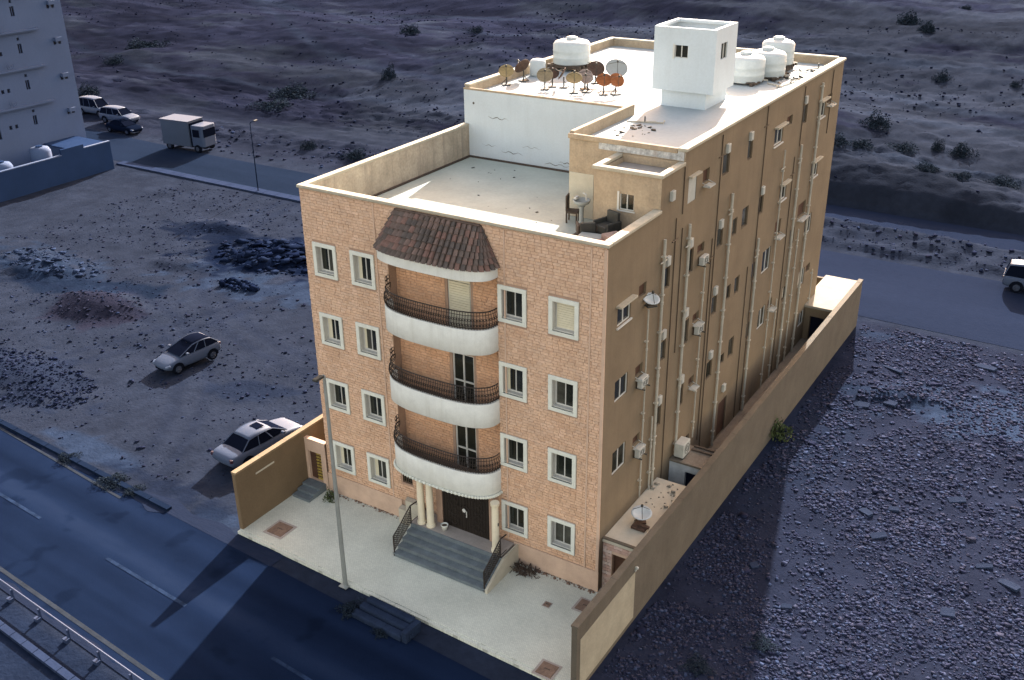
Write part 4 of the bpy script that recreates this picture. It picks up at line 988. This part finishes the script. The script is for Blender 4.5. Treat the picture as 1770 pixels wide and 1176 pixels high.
for (xy,f,r,mt,lab,tl_) in RD: dish('satellite_dish',(*xy,RZ),f,r*.8,mt,lab,tl_,h=.55)
# water tanks
def tank(loc,r,h,label,legs=True,mt='tank'):
    t=thing('water_tank',label,'water tank',loc,0,'water tanks on the roof')
    m=MB(); b=.35 if legs else .1
    m.lathe([(r*.97,b),(r,b+.05),(r,b+h*.25),(r*1.02,b+h*.27),(r,b+h*.3),(r,b+h*.52),(r*1.02,b+h*.54),(r,b+h*.57),(r,b+h*.8),(r*.9,b+h*.9),(r*.6,b+h*.97),(.28,b+h)],28); part('body',m,M[mt],t,smooth=True)
    m=MB(); m.lathe([(.28,b+h-.02),(.3,b+h+.02),(.3,b+h+.1),(.2,b+h+.13),(.01,b+h+.14)],16); part('lid',m,M[mt],t,smooth=True)
    m=MB()
    for k in range(5): m.box(-r,r,-r*.9+k*r*.42,-r*.9+k*r*.42+.12,.18,b-.002)
    m.box(-r*.8,-r*.8+.14,-r,r,0,.179); m.box(r*.66,r*.8,-r,r,0,.179); part('timber_stand',m,M['timber'],t)
    m=MB(); m.tube([(r*.9,0,b+.1),(r+.25,0,b+.1),(r+.25,0,.05),(r+1.2,-.4,.05)],.03,6); part('outlet_pipe',m,M['pipe'],t)
    return t
tank((1.6,20.0,RZ),1.0,1.25,'large round white water tank behind the satellite dishes')
tank((10.95,21.2,RZ),.98,1.3,'white water tank nearest the roof tower',False)
tank((11.5,22.9,RZ),.95,1.3,'middle white water tank of the row behind the tower',False)
tank((11.3,25.1,RZ),.85,1.25,'tallest white water tank at the far end of the row')
m=MB(); m.lathe([(.4,.0),(.42,.1),(.42,.75),(.3,.85)],14); o=part('cistern',m,M['tank'],None,smooth=True); o.location=(.9,17.6,RZ); o['label']='small white cistern by the left parapet behind the dishes'; o['category']='tank'
# roof odds and ends
for x,y,l,r_,lab in ((9.55,10.6,1.6,.3,'pipe run lying along the low parapet near the white wall'),(12.9,20.5,2.6,1.35,'pipe run lying along the right parapet before the tanks'),(12.8,25.5,1.8,1.1,'pipe bundle on the roof right of the far tank')):
    t=thing('roof_pipe',lab,'pipe',(x,y,RZ),r_)
    m=MB(); m.tube([(0,0,.05),(l,0,.05),(l,.4,.05)],.035,6); m.tube([(.2,.15,.04),(l*.8,.2,.04)],.025,6); part('pipe',m,M['pipe'],t); m=MB(); m.tube([(l*.5,0,.05),(l*.5,0,.3)],.03,6); part('riser',m,M['darkm'],t)
rocks('roof_scraps',40,lambda n:np.stack([9.6+1.6*rng.random(n),8.2+2.2*rng.random(n)],-1),.05,.22,M['wallr'],[(.2,.2,.2)],.25,0,lambda x,y:np.full(len(x),RZ))
rocks('roof_scraps',46,lambda n:np.stack([12.3+1.3*rng.random(n),21.5+4.5*rng.random(n)],-1),.06,.4,M['darkm'],[(.2,.2,.2)],.25,0,lambda x,y:np.full(len(x),RZ))
# terrace things
ch=thing('chair','dark wooden chair standing alone on the terrace','chair',(9.6,5.75,13.2),R(15))
m=MB(); m.box(-.24,.24,-.24,.24,.42,.5); part('seat',m,M['timber'],ch); m=MB(); m.box(-.25,-.2,-.24,.24,.55,1.15); m.box(-.25,-.2,-.24,-.18,.5,.55); m.box(-.25,-.2,.18,.24,.5,.55); part('backrest',m,M['timber'],ch)
for a in (-.21,.21):
    for b in (-.21,.21): m=MB(); m.box(a-.03,a+.03,b-.03,b+.03,0,.42); part('leg',m,M['timber'],ch)
bs=thing('pedestal_basin','grey pedestal basin standing on the terrace by the chair','basin',(10.3,5.2,13.2))
m=MB(); m.lathe([(.2,0),(.2,.06),(.1,.12),(.09,.85),(.15,.95)],14); part('pedestal',m,M['greyd'],bs,smooth=True); m=MB(); m.lathe([(.12,.95),(.32,1.08),(.36,1.2),(.32,1.2),(.2,1.1),(.02,1.08)],16); part('bowl',m,M['greyd'],bs,smooth=True); m=MB(); m.tube([(.2,0,1.2),(.2,0,1.45),(.05,0,1.5)],.03,6); m.box(-.3,-.2,-.1,.15,1.2,1.3); part('tap',m,M['alu'],bs)
def junk(name,label,cat,loc,rz,pieces):
    t=thing(name,label,cat,loc,rz,None)
    for nm,mt,bx in pieces:
        m=MB()
        for b in bx: m.box(*b)
        bevel(part(nm,m,M[mt],t),.03,2)
    return t
t_=thing('crate_stack','stack of old timber crates under the dumped armchairs on the terrace','crates',(12.1,3.35,13.2))
for a in range(3):
    for b in range(2): m=MB(); m.box(-1.0+.68*a,-.36+.68*a,-.5,.45,.3*b,.3*b+.285); bevel(part('crate',m,M['timber'],t_),.02)
junk('armchair','old black armchair dumped in the terrace corner','armchair',(12.25,3.55,13.8),R(-20),[('seat','darkm',[(-.3,.3,-.3,.3,.1,.4)]),('backrest','darkm',[(-.3,.3,.3,.45,.1,.85)]),('armrest','darkm',[(-.42,-.31,-.3,.42,.05,.55)]),('armrest','darkm',[(.31,.42,-.3,.42,.05,.55)])])
junk('armchair','overturned dark armchair left of the black one on the terrace','armchair',(11.5,3.4,13.8),R(35),[('seat','timber',[(-.3,.3,-.25,.25,.0,.3)]),('backrest','darkm',[(-.3,.3,-.4,-.26,.0,.5)]),('armrest','timber',[(-.4,-.31,-.35,.25,.0,.4)]),('armrest','timber',[(.31,.4,-.35,.25,.0,.4)])])
junk('cushion','pale grey cushion lying in front of the dumped armchairs','cushion',(12.1,2.7,13.75),R(10),[('cushion_pad','greyd',[(-.5,.5,-.3,.28,0,.25)])])
junk('table','broken low table under the pale cushion','table',(12.1,2.4,13.2),R(10),[('top','timber',[(-.7,.7,-.4,.35,.46,.54)]),('leg','timber',[(-.65,-.55,-.4,-.3,0,.46)]),('leg','timber',[(.55,.65,-.4,-.3,0,.46)]),('leg','timber',[(-.65,-.55,.25,.35,0,.46)]),('leg','timber',[(.55,.65,.25,.35,0,.46)])])
junk('carpet_roll','faded dusty pink rug folded by the terrace parapet','rug',(13.0,2.6,13.2),R(-30),[('fold','junkpink',[(-.3,.3,-.4,.4,0,.85)]),('fold','junkpink',[(-.25,.25,-.34,.34,.851,1.05)])])
junk('carpet_roll','dark red rug piece in front of the pale cushion','rug',(12.6,1.95,13.2),R(10),[('fold','junkred',[(-.45,.4,-.2,.2,0,.92)])])
junk('crate','small brown crate by the parapet under the annex window','crate',(13.5,3.5,13.2),0,[('side','timber',[(-.15,.15,-.15,.15,0,1.2)]),('lid','timber',[(-.17,.17,-.17,.17,1.201,1.25)])])
# courtyard fittings
def cover(x,y,s,lab,rz=0,frame=True):
    t=thing('manhole_cover',lab,'manhole cover',(x,y,.004),rz,'covers set in the courtyard')
    m=MB(); e=s*1.28; m.box(-e,e,-e,-s,0,.012); m.box(-e,e,s,e,0,.012); m.box(-e,-s,-s,s,0,.012); m.box(s,e,-s,s,0,.012); part('frame',m,M['landing'],t)
    m=MB(); m.box(-s+.01,s-.01,-s+.01,s-.01,0,.03); part('plate',m,M['iron_cover'],t)
    m=MB(); m.tube([(-s*.3,0,.03),(-s*.3,0,.06),(s*.3,0,.06),(s*.3,0,.03)],.012,4); part('handle',m,M['darkm'],t)
cover(.15,-3.55,.42,'large rusty square cover near the left wall',0)
cover(14.15,-1.05,.33,'square rusty cover beside the right wall',0)
cover(14.6,-4.85,.33,'rusty cover at the street edge by the right wall')
cover(12.8,-1.75,.13,'tiny dark drain in the open courtyard')
pot=thing('flower_pot','small white pot on the landing before the front door','pot',(7.15,-.75,.905)); m=MB(); m.lathe([(.1,0),(.16,.22),(.17,.25),(.14,.25),(.12,.2)],12); part('pot',m,M['trim'],pot,smooth=True); m=MB(); m.lathe([(.12,.2),(.01,.21)],12); part('soil',m,M['chase'],pot)
# foliage maker
def leafmesh(name,n,rx,ry,rz,s,m,seed=0,base=0.):
    r=np.random.default_rng(seed); 
    u=r.normal(size=(n,3)); u/=np.linalg.norm(u,axis=1)[:,None]; rad=(.35+.65*r.random(n)**.5)
    lump=1+.28*np.sin(u[:,0]*5+seed)+.22*np.cos(u[:,1]*6+2*seed)
    p=u*rad[:,None]*lump[:,None]*np.array([rx,ry,rz]); p[:,2]=np.abs(p[:,2])*(1 if base==0 else 1)+base
    a=r.normal(size=(n,3)); a/=np.linalg.norm(a,axis=1)[:,None]; b=np.cross(a,r.normal(size=(n,3))); b/=np.linalg.norm(b,axis=1)[:,None]
    ss=s*(.6+.8*r.random(n))[:,None]
    v=np.stack([p-a*ss,p+b*ss*.5,p+a*ss,p-b*ss*.5],1).reshape(-1,3); f=np.arange(n*4).reshape(-1,4)
    return fastmesh(name,v,f,m)
SHR=[(leafmesh('foliage',1500,1,1,.85,.065,M['shrub'],k),k) for k in range(4)]
def stems(seed,m,base=0.):
    r=random.Random(seed); b=MB()
    for k in range(9): a=r.random()*2*PI; d=r.uniform(.3,.75); b.tube([(0,0,-.15),(d*.4*math.cos(a),d*.4*math.sin(a),.3),(d*math.cos(a),d*math.sin(a),.7)],.03,4,r2=.01)
    return b.mesh('stem',m)
STM=[stems(k,M['twig']) for k in range(4)]
def shrub(x,y,w,h,label,k=0,dz=0,group='desert shrubs on the waste ground'):
    t=thing('shrub',label,'shrub',(x,y,float(height(x,y))+dz),random.random()*6,group); t.scale=(w*.6,w*.6,h*.7)
    link('foliage',SHR[k%4][0],t); link('stem',STM[k%4],t)
SH=[(6.5,72.6,2.3,2.0,'large round dark shrub above the others right of the building'),
 (10.3,67.2,2.4,.9,'low wide dark shrub just below the large round one'),
 (12.9,69.3,1.0,1.5,'small green shrub between two bigger ones on the slope'),
 (15.,69.4,1.8,1.7,'rounded greenish shrub rightmost of the upper slope group'),
 (7.,65.2,2.,1.0,'dark shrub close to the building edge under the large round one'),
 (4.9,64.,2.6,1.1,'dark bush partly hidden by the building roof corner'),
 (13.5,62.2,2.,.8,'flat green bush by the upper track, leftmost'),
 (16.4,62.,1.7,.8,'flat bush by the upper track, middle'),
 (19.6,63.4,2.5,.9,'long flat bush by the upper track near the right edge'),
 (-6.9,146.,3.2,2.6,'tall dark tree like bush at the very top of the hillside'),
 (-1.7,134.,2.2,2.2,'dark bush just below the topmost one on the hillside'),
 (5.8,108.5,1.7,1.8,'single round bush mid slope right of the roof corner'),
 (-1.5,163.,1.8,1.2,'tiny dark bush near the top right of the slope'),
 (14.2,108.5,1.2,1.1,'tiny bush near the right edge mid slope'),
 (-72.4,102.,2.8,2.0,'dark bush on the hillside above the satellite dishes'),
 (-55.8,75.5,1.7,2.6,'upright green bush casting a shadow, left of the roof'),
 (-106.5,78.3,5.,2.0,'wide dark thicket on the hillside nearest the white building'),
 (-100.4,68.,2.4,1.6,'small square bush beneath the wide thicket'),
 (-64.1,66.,5.,1.8,'broad low bush in the hollow behind the box truck'),
 (-60.4,59.,4.,1.2,'flat bush below the broad low one'),
 (-85.6,52.,2.6,1.8,'pale green bush beside the white building corner'),
 (-36.5,45.5,2.,1.2,'dark bush across the back road above the street lamp'),
 (-43,46.,1.4,1.2,'small dark bush on the verge right of the truck'),
 (-64.6,109.,2.,1.3,'small bush high on the hill left of the roof tank'),
 (-13.3,-4.55,.9,.5,'dark weeds by the front kerb, further away'),
 (-9.6,-4.75,1.3,.5,'spreading weeds over the front kerb, middle'),
 (-8.1,-4.8,.9,.4,'weeds at the end of the yellow edge line'),
 (20.8,.6,.9,.25,'low weeds in shadow on the rubble beside the right wall'),
 (19.2,-1.8,.9,.3,'dark weeds in the shadow at the bottom by the right wall')]
for i,(x,y,w_,h_,l) in enumerate(SH): shrub(x,y,w_,h_,l,i)
GL=leafmesh('foliage',420,1,1,1.0,.12,M['leaf'],9)
for (x,y,z_,w_,h_,l) in ((.55,-.62,0,.33,.5,'small green plant at the foot of the gilded door steps'),(16.35,15.6,-.1,.6,.9,'green weed growing against the outer face of the right wall'),(6.3,-6.0,-.15,.55,.5,'dark shrub at the left end of the concrete blocks by the road'),(8.1,-6.35,-.15,.38,.3,'dark weed in front of the concrete blocks by the road')):
    t=thing('plant',l,'plant',(x,y,z_)); t.scale=(w_,w_,h_); link('foliage',GL if z_>-.12 else SHR[1][0],t); link('stem',STM[0],t)
# dry debris right of the steps
dp=thing('dry_plant','dead brown twigs heaped right of the entrance steps','plant',(11.0,-.45,0))
m=MB()
for k in range(46):
    a=random.random()*2*PI; x=random.uniform(-.7,.55); y=random.uniform(-.3,.25)-.1*x; l=random.uniform(.15,.4); m.tube([(x,y,.02),(x+l*.5*math.cos(a),y+l*.5*math.sin(a),random.uniform(.08,.3)),(x+l*math.cos(a),y+l*math.sin(a),random.uniform(.02,.2))],random.uniform(.012,.035),3)
part('twigs',m,M['timber'],dp)
m=leafmesh('dead_leaves',160,.6,.3,.2,.06,M['rustd'],4); link('dead_leaves',m,dp)
# dirt line along plinth
rocks('plinth_dirt',260,lambda n:np.stack([np.where(rng.random(n)<.4,.2+4*rng.random(n),10.6+3.5*rng.random(n)),-.06-.18*rng.random(n)**2],-1),.03,.12,M['iron_cover'],[(.2,.2,.2)],.3,.2,lambda x,y:np.zeros(len(x)))
# street lamps
def lamp(loc,h,arm,lab,mt='galv',r=.085,rz=0,group=None):
    t=thing('street_lamp',lab,'street lamp',loc,rz,group)
    m=MB(); m.tube([(0,0,0),(0,0,h*.5),(0,0,h)],r,10,r2=r*.6); m.box(-.2,.2,-.2,.2,0,.03); part('pole',m,M[mt],t,smooth=False)
    m=MB(); m.tube([(0,0,h-.05),(0,-arm*.3,h+.05),(0,-arm,h+.05)],.035,6); part('arm',m,M[mt],t)
    m=MB(); m.box(-.1,.1,-arm-.42,-arm+.03,h-.02,h+.09); bevel(part('lamp_head',m,M['darkm'],t),.03,2)
    return t
L1=lamp((5.06,-4.9,-.1),9.7,.12,'tall grey street lamp at the courtyard edge before the building','galv',.1)
lamp((-37.3,33.,GZ),6.2,.6,'slim dark street lamp on the back road footway','kerb',.055,R(-170))
# concrete blocks by the road
cb=thing('concrete_barrier','stack of grooved concrete kerb blocks beside the road','barrier',(7.75,-5.75,-.16),R(-3))
for k,(y0,y1,h_) in enumerate(((-.55,-.2,.28),(-.19,.14,.42),(.15,.45,.55))):
    m=MB(); m.box(-1.25+.1*k,1.3,y0,y1,0,h_); bevel(part('block',m,M['barrier'],cb),.07,2)
m=MB(); m.box(1.31,1.55,-.5,.42,0,.5); m.box(1.551,1.6,-.3,-.1,.1,.3); bevel(part('end_cap',m,M['barrier'],cb),.03)
# guard rail along the median
gr=thing('guard_rail','pale steel guard rail along the far edge of the front road','guard rail',(0,0,0))
f=lambda x:-12.92-.08*x
m=MB(); pts=[(x,f(x),GZ+.5) for x in np.linspace(-40,20,41)]; m.tube(pts,.035,5); part('rail',m,M['railm'],gr)
for k in range(31):
    x=-40+2*k; m=MB(); m.box(x-.04,x+.04,f(x)-.12,f(x)-.04,GZ-.1,GZ+.5); m.box(x-.12,x+.12,f(x)-.3,f(x)-.13,GZ-.1,GZ+.16); part('post',m,M['railm'],gr)

# ================================================================== VEHICLES
def car(loc,rz,label,Lc=4.4,Wc=1.8,Hc=1.45,style='sedan',paint='carw',group=None,roofglass=False,cat='car',mirrors=True):
    """nose points to +x"""
    t=thing('parked_car',label,cat,loc,rz,group)
    hl=Lc/2; hw=Wc/2; k=Hc/1.45
    if style=='sedan':   st=[(-hl,.55,.78,.80),(-hl+.12,.30,.92,.90),(-hl+.6,.22,.98,.97),(-hl*.35,.2,.97,1),(hl*.3,.2,.95,1),(hl-.85,.22,.86,.98),(hl-.3,.25,.74,.92),(hl-.02,.38,.60,.76)]; cab=[(-hl+.75,-hl+1.35,hl-1.95,hl-1.15)]
    elif style=='hatch': st=[(-hl,.5,.85,.84),(-hl+.1,.28,.98,.93),(-hl+.5,.22,1.02,.98),(-hl*.3,.2,1.0,1),(hl*.3,.2,.96,1),(hl-.8,.22,.86,.97),(hl-.3,.25,.74,.9),(hl-.02,.38,.60,.74)]; cab=[(-hl+.12,-hl+.62,hl-2.05,hl-1.05)]
    else:                st=[(-hl,.5,1.0,.9),(-hl+.08,.32,1.1,.96),(-hl+.5,.28,1.12,.99),(-hl*.3,.28,1.1,1),(hl*.3,.28,1.08,1),(hl-.8,.3,1.02,.98),(hl-.25,.32,.92,.92),(hl-.02,.42,.75,.8)]; cab=[(-hl+.06,-hl+.3,hl-1.9,hl-1.25)]
    m=MB(); prof=[]
    for x,zb,zt,wf in st:
        w_=hw*wf; zb*=1; zt=zt*k if style!='suv' else zt
        prof.append([(x,-w_*.82,zb),(x,-w_*.97,zb+.12),(x,-w_,(zb+zt)/2),(x,-w_*.93,zt-.05),(x,-w_*.72,zt),(x,w_*.72,zt),(x,w_*.93,zt-.05),(x,w_,(zb+zt)/2),(x,w_*.97,zb+.12),(x,w_*.82,zb)])
    n=10; vs=[p for r_ in prof for p in r_]; fs=[]
    for i in range(len(st)-1):
        for j in range(n): fs.append((i*n+j,i*n+(j+1)%n,(i+1)*n+(j+1)%n,(i+1)*n+j))
    fs+=[tuple(range(n-1,-1,-1)),tuple(range((len(st)-1)*n,len(st)*n))]
    m.add(vs,fs); b=part('body',m,M[paint],t,smooth=True); s_=b.modifiers.new('s','SUBSURF'); s_.levels=2; s_.render_levels=2
    # wheel arches + wheels
    wb=Lc*.30; wr=.33*k if style!='suv' else .38
    for sx in (-1,1):
        for sy in (-1,1):
            c=(sx*wb*1.02,sy*(hw-.1),wr)
            m=MB(); m.lathe([(wr*.6,-.11),(wr*.95,-.11),(wr,-.08),(wr,.08),(wr*.95,.11),(wr*.6,.11)],18,(0,0,0),'y'); wh_=part('wheel',m,M['tyre'],t); wh_.location=c
            m=MB(); m.lathe([(.03,-.03),(wr*.6,-.02),(wr*.62,.02),(.03,.03)],14,(0,sy*.1,0),'y')
            for q in range(5): a=2*PI*q/5; m.tube([(0,sy*.125,0),(wr*.55*math.cos(a),sy*.125,wr*.55*math.sin(a))],.03,4)
            part('rim',m,M['rim'],wh_)
            m=MB(); ar=wr*1.22
            pts=[(c[0]+ar*math.cos(a),sy*(hw-.0),wr+ar*math.sin(a)) for a in np.linspace(-.1,PI+.1,11)]
            vs=[(c[0],sy*(hw+.004),wr)]+[(p[0],sy*(hw+.006),max(.2,p[2])) for p in pts]; m.add(vs,[(0,i,i+1) for i in range(1,11)]); part('wheel_arch',m,M['tyre'],t)
    # greenhouse
    x0,x1,x2,x3=cab[0]; zb=st[3][2]*(k if style!='suv' else 1)-.04; zt=Hc; wb_=hw*.90; wt=hw*.70
    g0=[(x0,-wb_*.88,zb),(x3,-wb_*.86,zb-.04),(x3,wb_*.86,zb-.04),(x0,wb_*.88,zb)]; xm=(x0+x3)/2
    m=MB(); N=9; bot=[];top=[]
    def sec(u):
        xb=x0+(x3-x0)*u; xt=x1+(x2-x1)*u; wB=wb_*(.9+.1*math.sin(PI*u)); wT=wt*(.92+.08*math.sin(PI*u)); zz=zt-.09*(2*u-1)**2*1.0
        return xb,xt,wB,wT,zz
    m=MB()
    for side in (-1,1):
        S0=[];S1=[]
        for i in range(N+1):
            xb,xt,wB,wT,zz=sec(i/N); S0.append((xb,side*wB,zb)); S1.append((xt,side*wT,zz-.04))
        vs=S0+S1; m.add(vs,[(i,i+1,N+1+i+1,N+1+i) if side<0 else (i+1,i,N+1+i,N+1+i+1) for i in range(N)])
    for u in (0,1):
        xb,xt,wB,wT,zz=sec(u); m.add([(xb,-wB,zb),(xb,wB,zb),(xt,wT,zz-.04),(xt,-wT,zz-.04)],[(3,2,1,0) if u else (0,1,2,3)])
    part('cabin_glass',m,M['cargl'],t,smooth=False)
    m=MB(); vs=[];J=4
    for i in range(N+1):
        xb,xt,wB,wT,zz=sec(i/N)
        for j in range(J+1): v_=-1+2*j/J; vs.append((xt,wT*1.03*v_,zz-.045*v_*v_+.01))
    m.add(vs,[(i*(J+1)+j,(i+1)*(J+1)+j,(i+1)*(J+1)+j+1,i*(J+1)+j+1) for i in range(N) for j in range(J)])
    ro=part('roof_panel',m,M['cargl' if roofglass else paint],t,smooth=True); q=ro.modifiers.new('s','SOLIDIFY'); q.thickness=.05
    if not roofglass and style!='suv':
        m=MB(); m.box(x1+(x2-x1)*.55,x1+(x2-x1)*.85,-.28,.28,Hc+.005,Hc+.03); part('sunroof',m,M['cargl'],ro)
    # pillars
    for side in (-1,1):
        m=MB()
        for u in (0.0,.36,.66,1.0):
            xb,xt,wB,wT,zz=sec(u); m.tube([(xb,side*(wB+.004),zb-.02),(xt,side*(wT+.012),zz-.03)],.035 if u not in(.36,) else .025,4)
        m.tube([(sec(i/N)[1],side*(sec(i/N)[3]+.012),sec(i/N)[4]-.04) for i in range(N+1)],.04,4)
        part('pillar',m,M[paint],t)
    zf=st[-2][2]*(k if style!='suv' else 1)-.14
    for sy in (-1,1):
        m=MB(); m.box(-.16,.16,-.16,.16,-.07,.07); o=bevel(part('headlight',m,M['lampw'],t),.05,2); o.location=(hl-.27,sy*hw*.68,zf-.02); o.rotation_euler=(0,R(12),sy*R(-28))
        m=MB(); m.box(-.08,.08,-.16,.16,-.09,.09); o=bevel(part('tail_light',m,M['lampr'],t),.04,2); o.location=(-hl+.13,sy*hw*.68,st[1][2]*(k if style!='suv' else 1)-.17); o.rotation_euler=(0,0,sy*R(22))
        m=MB(); m.box(-.07,.07,-.1,.1,-.05,.07); o=bevel(part('wing_mirror',m,M[paint],t),.03,2); o.location=(x3-.42,sy*(hw+.02),zb+.08)
    m=MB(); m.box(hl-.16,hl-.06,-hw*.45,hw*.45,.3,.5); part('grille',m,M['cargl'],t)
    m=MB(); m.box(-hl+.02,-hl+.1,-.26,.26,.55,.68); part('number_plate',m,M['lampw'],t)
    return t
# hatch: nose towards lower-left of the picture
h0=float(height(-16.6,6.1))+.02
def yawdir(a,b): return math.atan2(b[1]-a[1],b[0]-a[0])
car((-16.35,6.0,float(height(-15.9,6.))+.03),R(-97),'white hatchback with black glass roof parked alone on the dirt lot',3.9,1.75,1.45,'hatch','carw',roofglass=True)
car((-5.5,.95,float(height(-5.3,1.))+.05),R(85),'white sedan with sunroof parked beside the tan left wall',4.75,1.85,1.45,'sedan','carw')
car((-65.9,41.7,GZ+.02),R(0),'dark navy sedan at the end of the row by the white building',4.6,1.8,1.4,'sedan','card',group='cars by the white building')
car((-69.8,44.3,GZ+.05),R(4),'white off road car directly behind the dark sedan',4.8,1.9,1.75,'suv','carw',group='cars by the white building')
car((-75.5,45.6,GZ+.05),R(2),'white off road car half hidden by the white building',4.9,1.95,2.0,'suv','carw',group='cars by the white building')
car((25.2,42.9,GZ+.03),R(3),'white off road car cut off at the right edge of the back road',4.9,1.9,1.9,'suv','carw')
# box truck
tr=thing('box_truck','pale box truck with open cab parked on the back road','truck',(-54.6,40.3,GZ),R(6))
m=MB(); m.box(-2.1,1.55,-1.05,1.15,.55,3.05); bevel(part('cargo_box',m,M['truck'],tr),.04,2)
m=MB(); m.box(-2.14,1.6,-1.09,1.19,3.05,3.13); part('roof_trim',m,M['carw'],tr)
m=MB(); m.prism([(1.75,-.95),(3.1,-.95),(3.25,-.75),(3.25,.85),(3.1,1.05),(1.75,1.05)],.6,2.75); bevel(part('cab',m,M['carw'],tr),.08,2)
m=MB(); m.box(3.0,3.275,-.8,.9,1.6,2.4); part('windscreen',m,M['cargl'],tr); m=MB(); m.box(1.95,2.8,-.975,-.955,1.6,2.35); part('side_glass',m,M['cargl'],tr)
m=MB(); m.box(1.56,1.74,-.9,1.0,.6,2.9); part('cab_gap',m,M['cargl'],tr)
m=MB(); m.box(-2.0,3.1,-.6,.6,.4,.55); part('chassis',m,M['tyre'],tr)
for x in (-1.3,2.4):
    for y in (-.92,1.0):
        m=MB(); m.lathe([(.2,-.13),(.4,-.12),(.42,0),(.4,.12),(.2,.13)],16,(0,0,0),'y'); o=part('wheel',m,M['tyre'],tr); o.location=(x,y,.42); m=MB(); m.lathe([(.02,-.14),(.22,-.135),(.22,.135),(.02,.14)],12,(0,0,0),'y'); part('rim',m,M['rim'],o)

# ================================================================== NEIGHBOUR
nb=thing('apartment_building','plain blue white apartment block at the left edge with small windows','building',(-60,0,0))
ymax=32.7; m=MB()
nh=[]
for k in range(6):
    z=4.35+3.27*k
    nh.append((27.45,27.85,z,z+.85)); nh.append((27.5,27.75,z+1.15,z+1.4))
    nh.append((31.15,31.45,z+.25,z+.6)); nh.append((31.65,31.95,z+.25,z+.6))
    if k in(0,1,2,3): nh.append((24.9,25.2,z+.05,z+.4)); nh.append((25.5,25.8,z+.05,z+.4))
    nh.append((23.2,24.0,z-.6,z+.5)); nh.append((19.,19.9,z-.4,z+.7)); nh.append((14.,14.9,z-.4,z+.7))
wall_holes(m,lambda u,v,d:(-d,u,v),2,ymax,0,23,nh,.2)
m.add([(0,ymax,0),(-16,ymax,0),(-16,ymax,23),(0,ymax,23)],[(0,1,2,3)]); m.add([(0,2,0),(-16,2,0),(-16,2,23),(0,2,23)],[(3,2,1,0)]); m.add([(0,2,23),(0,ymax,23),(-16,ymax,23),(-16,2,23)],[(3,2,1,0)]); m.add([(-16,2,0),(-16,ymax,0),(-16,ymax,23),(-16,2,23)],[(0,1,2,3)])
part('facade',m,M['nbwhite'],nb)
for h in nh:
    m=MB(); m.box(-.16,-.12,h[0],h[1],h[2],h[3]); w_=part('window',m,M['nbdark'],nb)
    if h[1]-h[0]>.35: m=MB(); m.box(-.1,-.06,(h[0]+h[1])/2-.02,(h[0]+h[1])/2+.02,h[2],h[3]); part('mullion',m,M['nbwhite'],w_)
for k in range(6):
    z=6.2+3.3*k
    m=MB(); m.box(.001,.45,2.5,29.9-.1*k,z,z+.14); m.box(.001,.3,2.5,29.6-.1*k,z-.12,z-.002); part('ledge',m,M['nbwhite'],nb)
    if k<4:
        m=MB(); m.box(.0,.35,31.2,31.9,z-1.35,z-1.0); part('air_conditioner',m,M['nbwhite'],nb)
        m=MB(); m.ring((.3,25.6+.5*(k%2),z+.55),.35,.03,'x',12); m.ring((.32,25.6+.5*(k%2),z+.55),.15,.03,'x',10); part('satellite_dish',m,M['nbwhite'],nb)
nw=thing('boundary_wall','slate blue compound wall in front of the white apartment block','wall',(-55,0,0))
m=MB(); m.box(-.12,.12,-8,26.2,-.3,2.35); m.box(-.12,.12,26.2,28.6,-.3,2.9); m.box(-.12,.12,28.6,31.5,-.3,2.5); m.box(-4.9,-.12,31.3,31.5,-.3,2.4); part('wall_body',m,M['nbwall'],nw)
m=MB(); m.box(-.15,.15,-8,26.19,2.351,2.43); m.box(-.15,.15,28.61,31.52,2.501,2.58); part('coping',m,M['nbwhite'],nw)
nl=thing('lean_to','low pale roofed lean to between the compound wall and the white block','lean-to',(-57.6,29.2,0))
m=MB(); m.box(-2.3,2.4,-1.2,2.05,-.2,2.35); part('walls',m,M['nbwhite'],nl); m=MB(); m.box(-2.35,2.42,-1.3,2.08,2.351,2.45); part('roof',m,M['nbwall'],nl)
for (y,z_,lab) in ((25.5,2.4,'pale round tank behind the compound wall by the lean to'),(21.5,1.9,'smaller pale tank behind the compound wall at the left edge')):
    t=thing('water_tank',lab,'water tank',(-57,y,-.1)); m=MB(); m.lathe([(.9,0),(.95,.1),(.95,z_+.4),(.8,z_+.7),(.3,z_+.8)],20); part('body',m,M['nbwhite'],t,smooth=True); m=MB(); m.lathe([(.3,z_+.8),(.3,z_+.9),(.02,z_+.92)],12); part('lid',m,M['nbwall'],t)
print('objects',len(bpy.data.objects),'tris~',sum(len(o.data.polygons)*2 for o in bpy.data.objects if o.type=='MESH'))
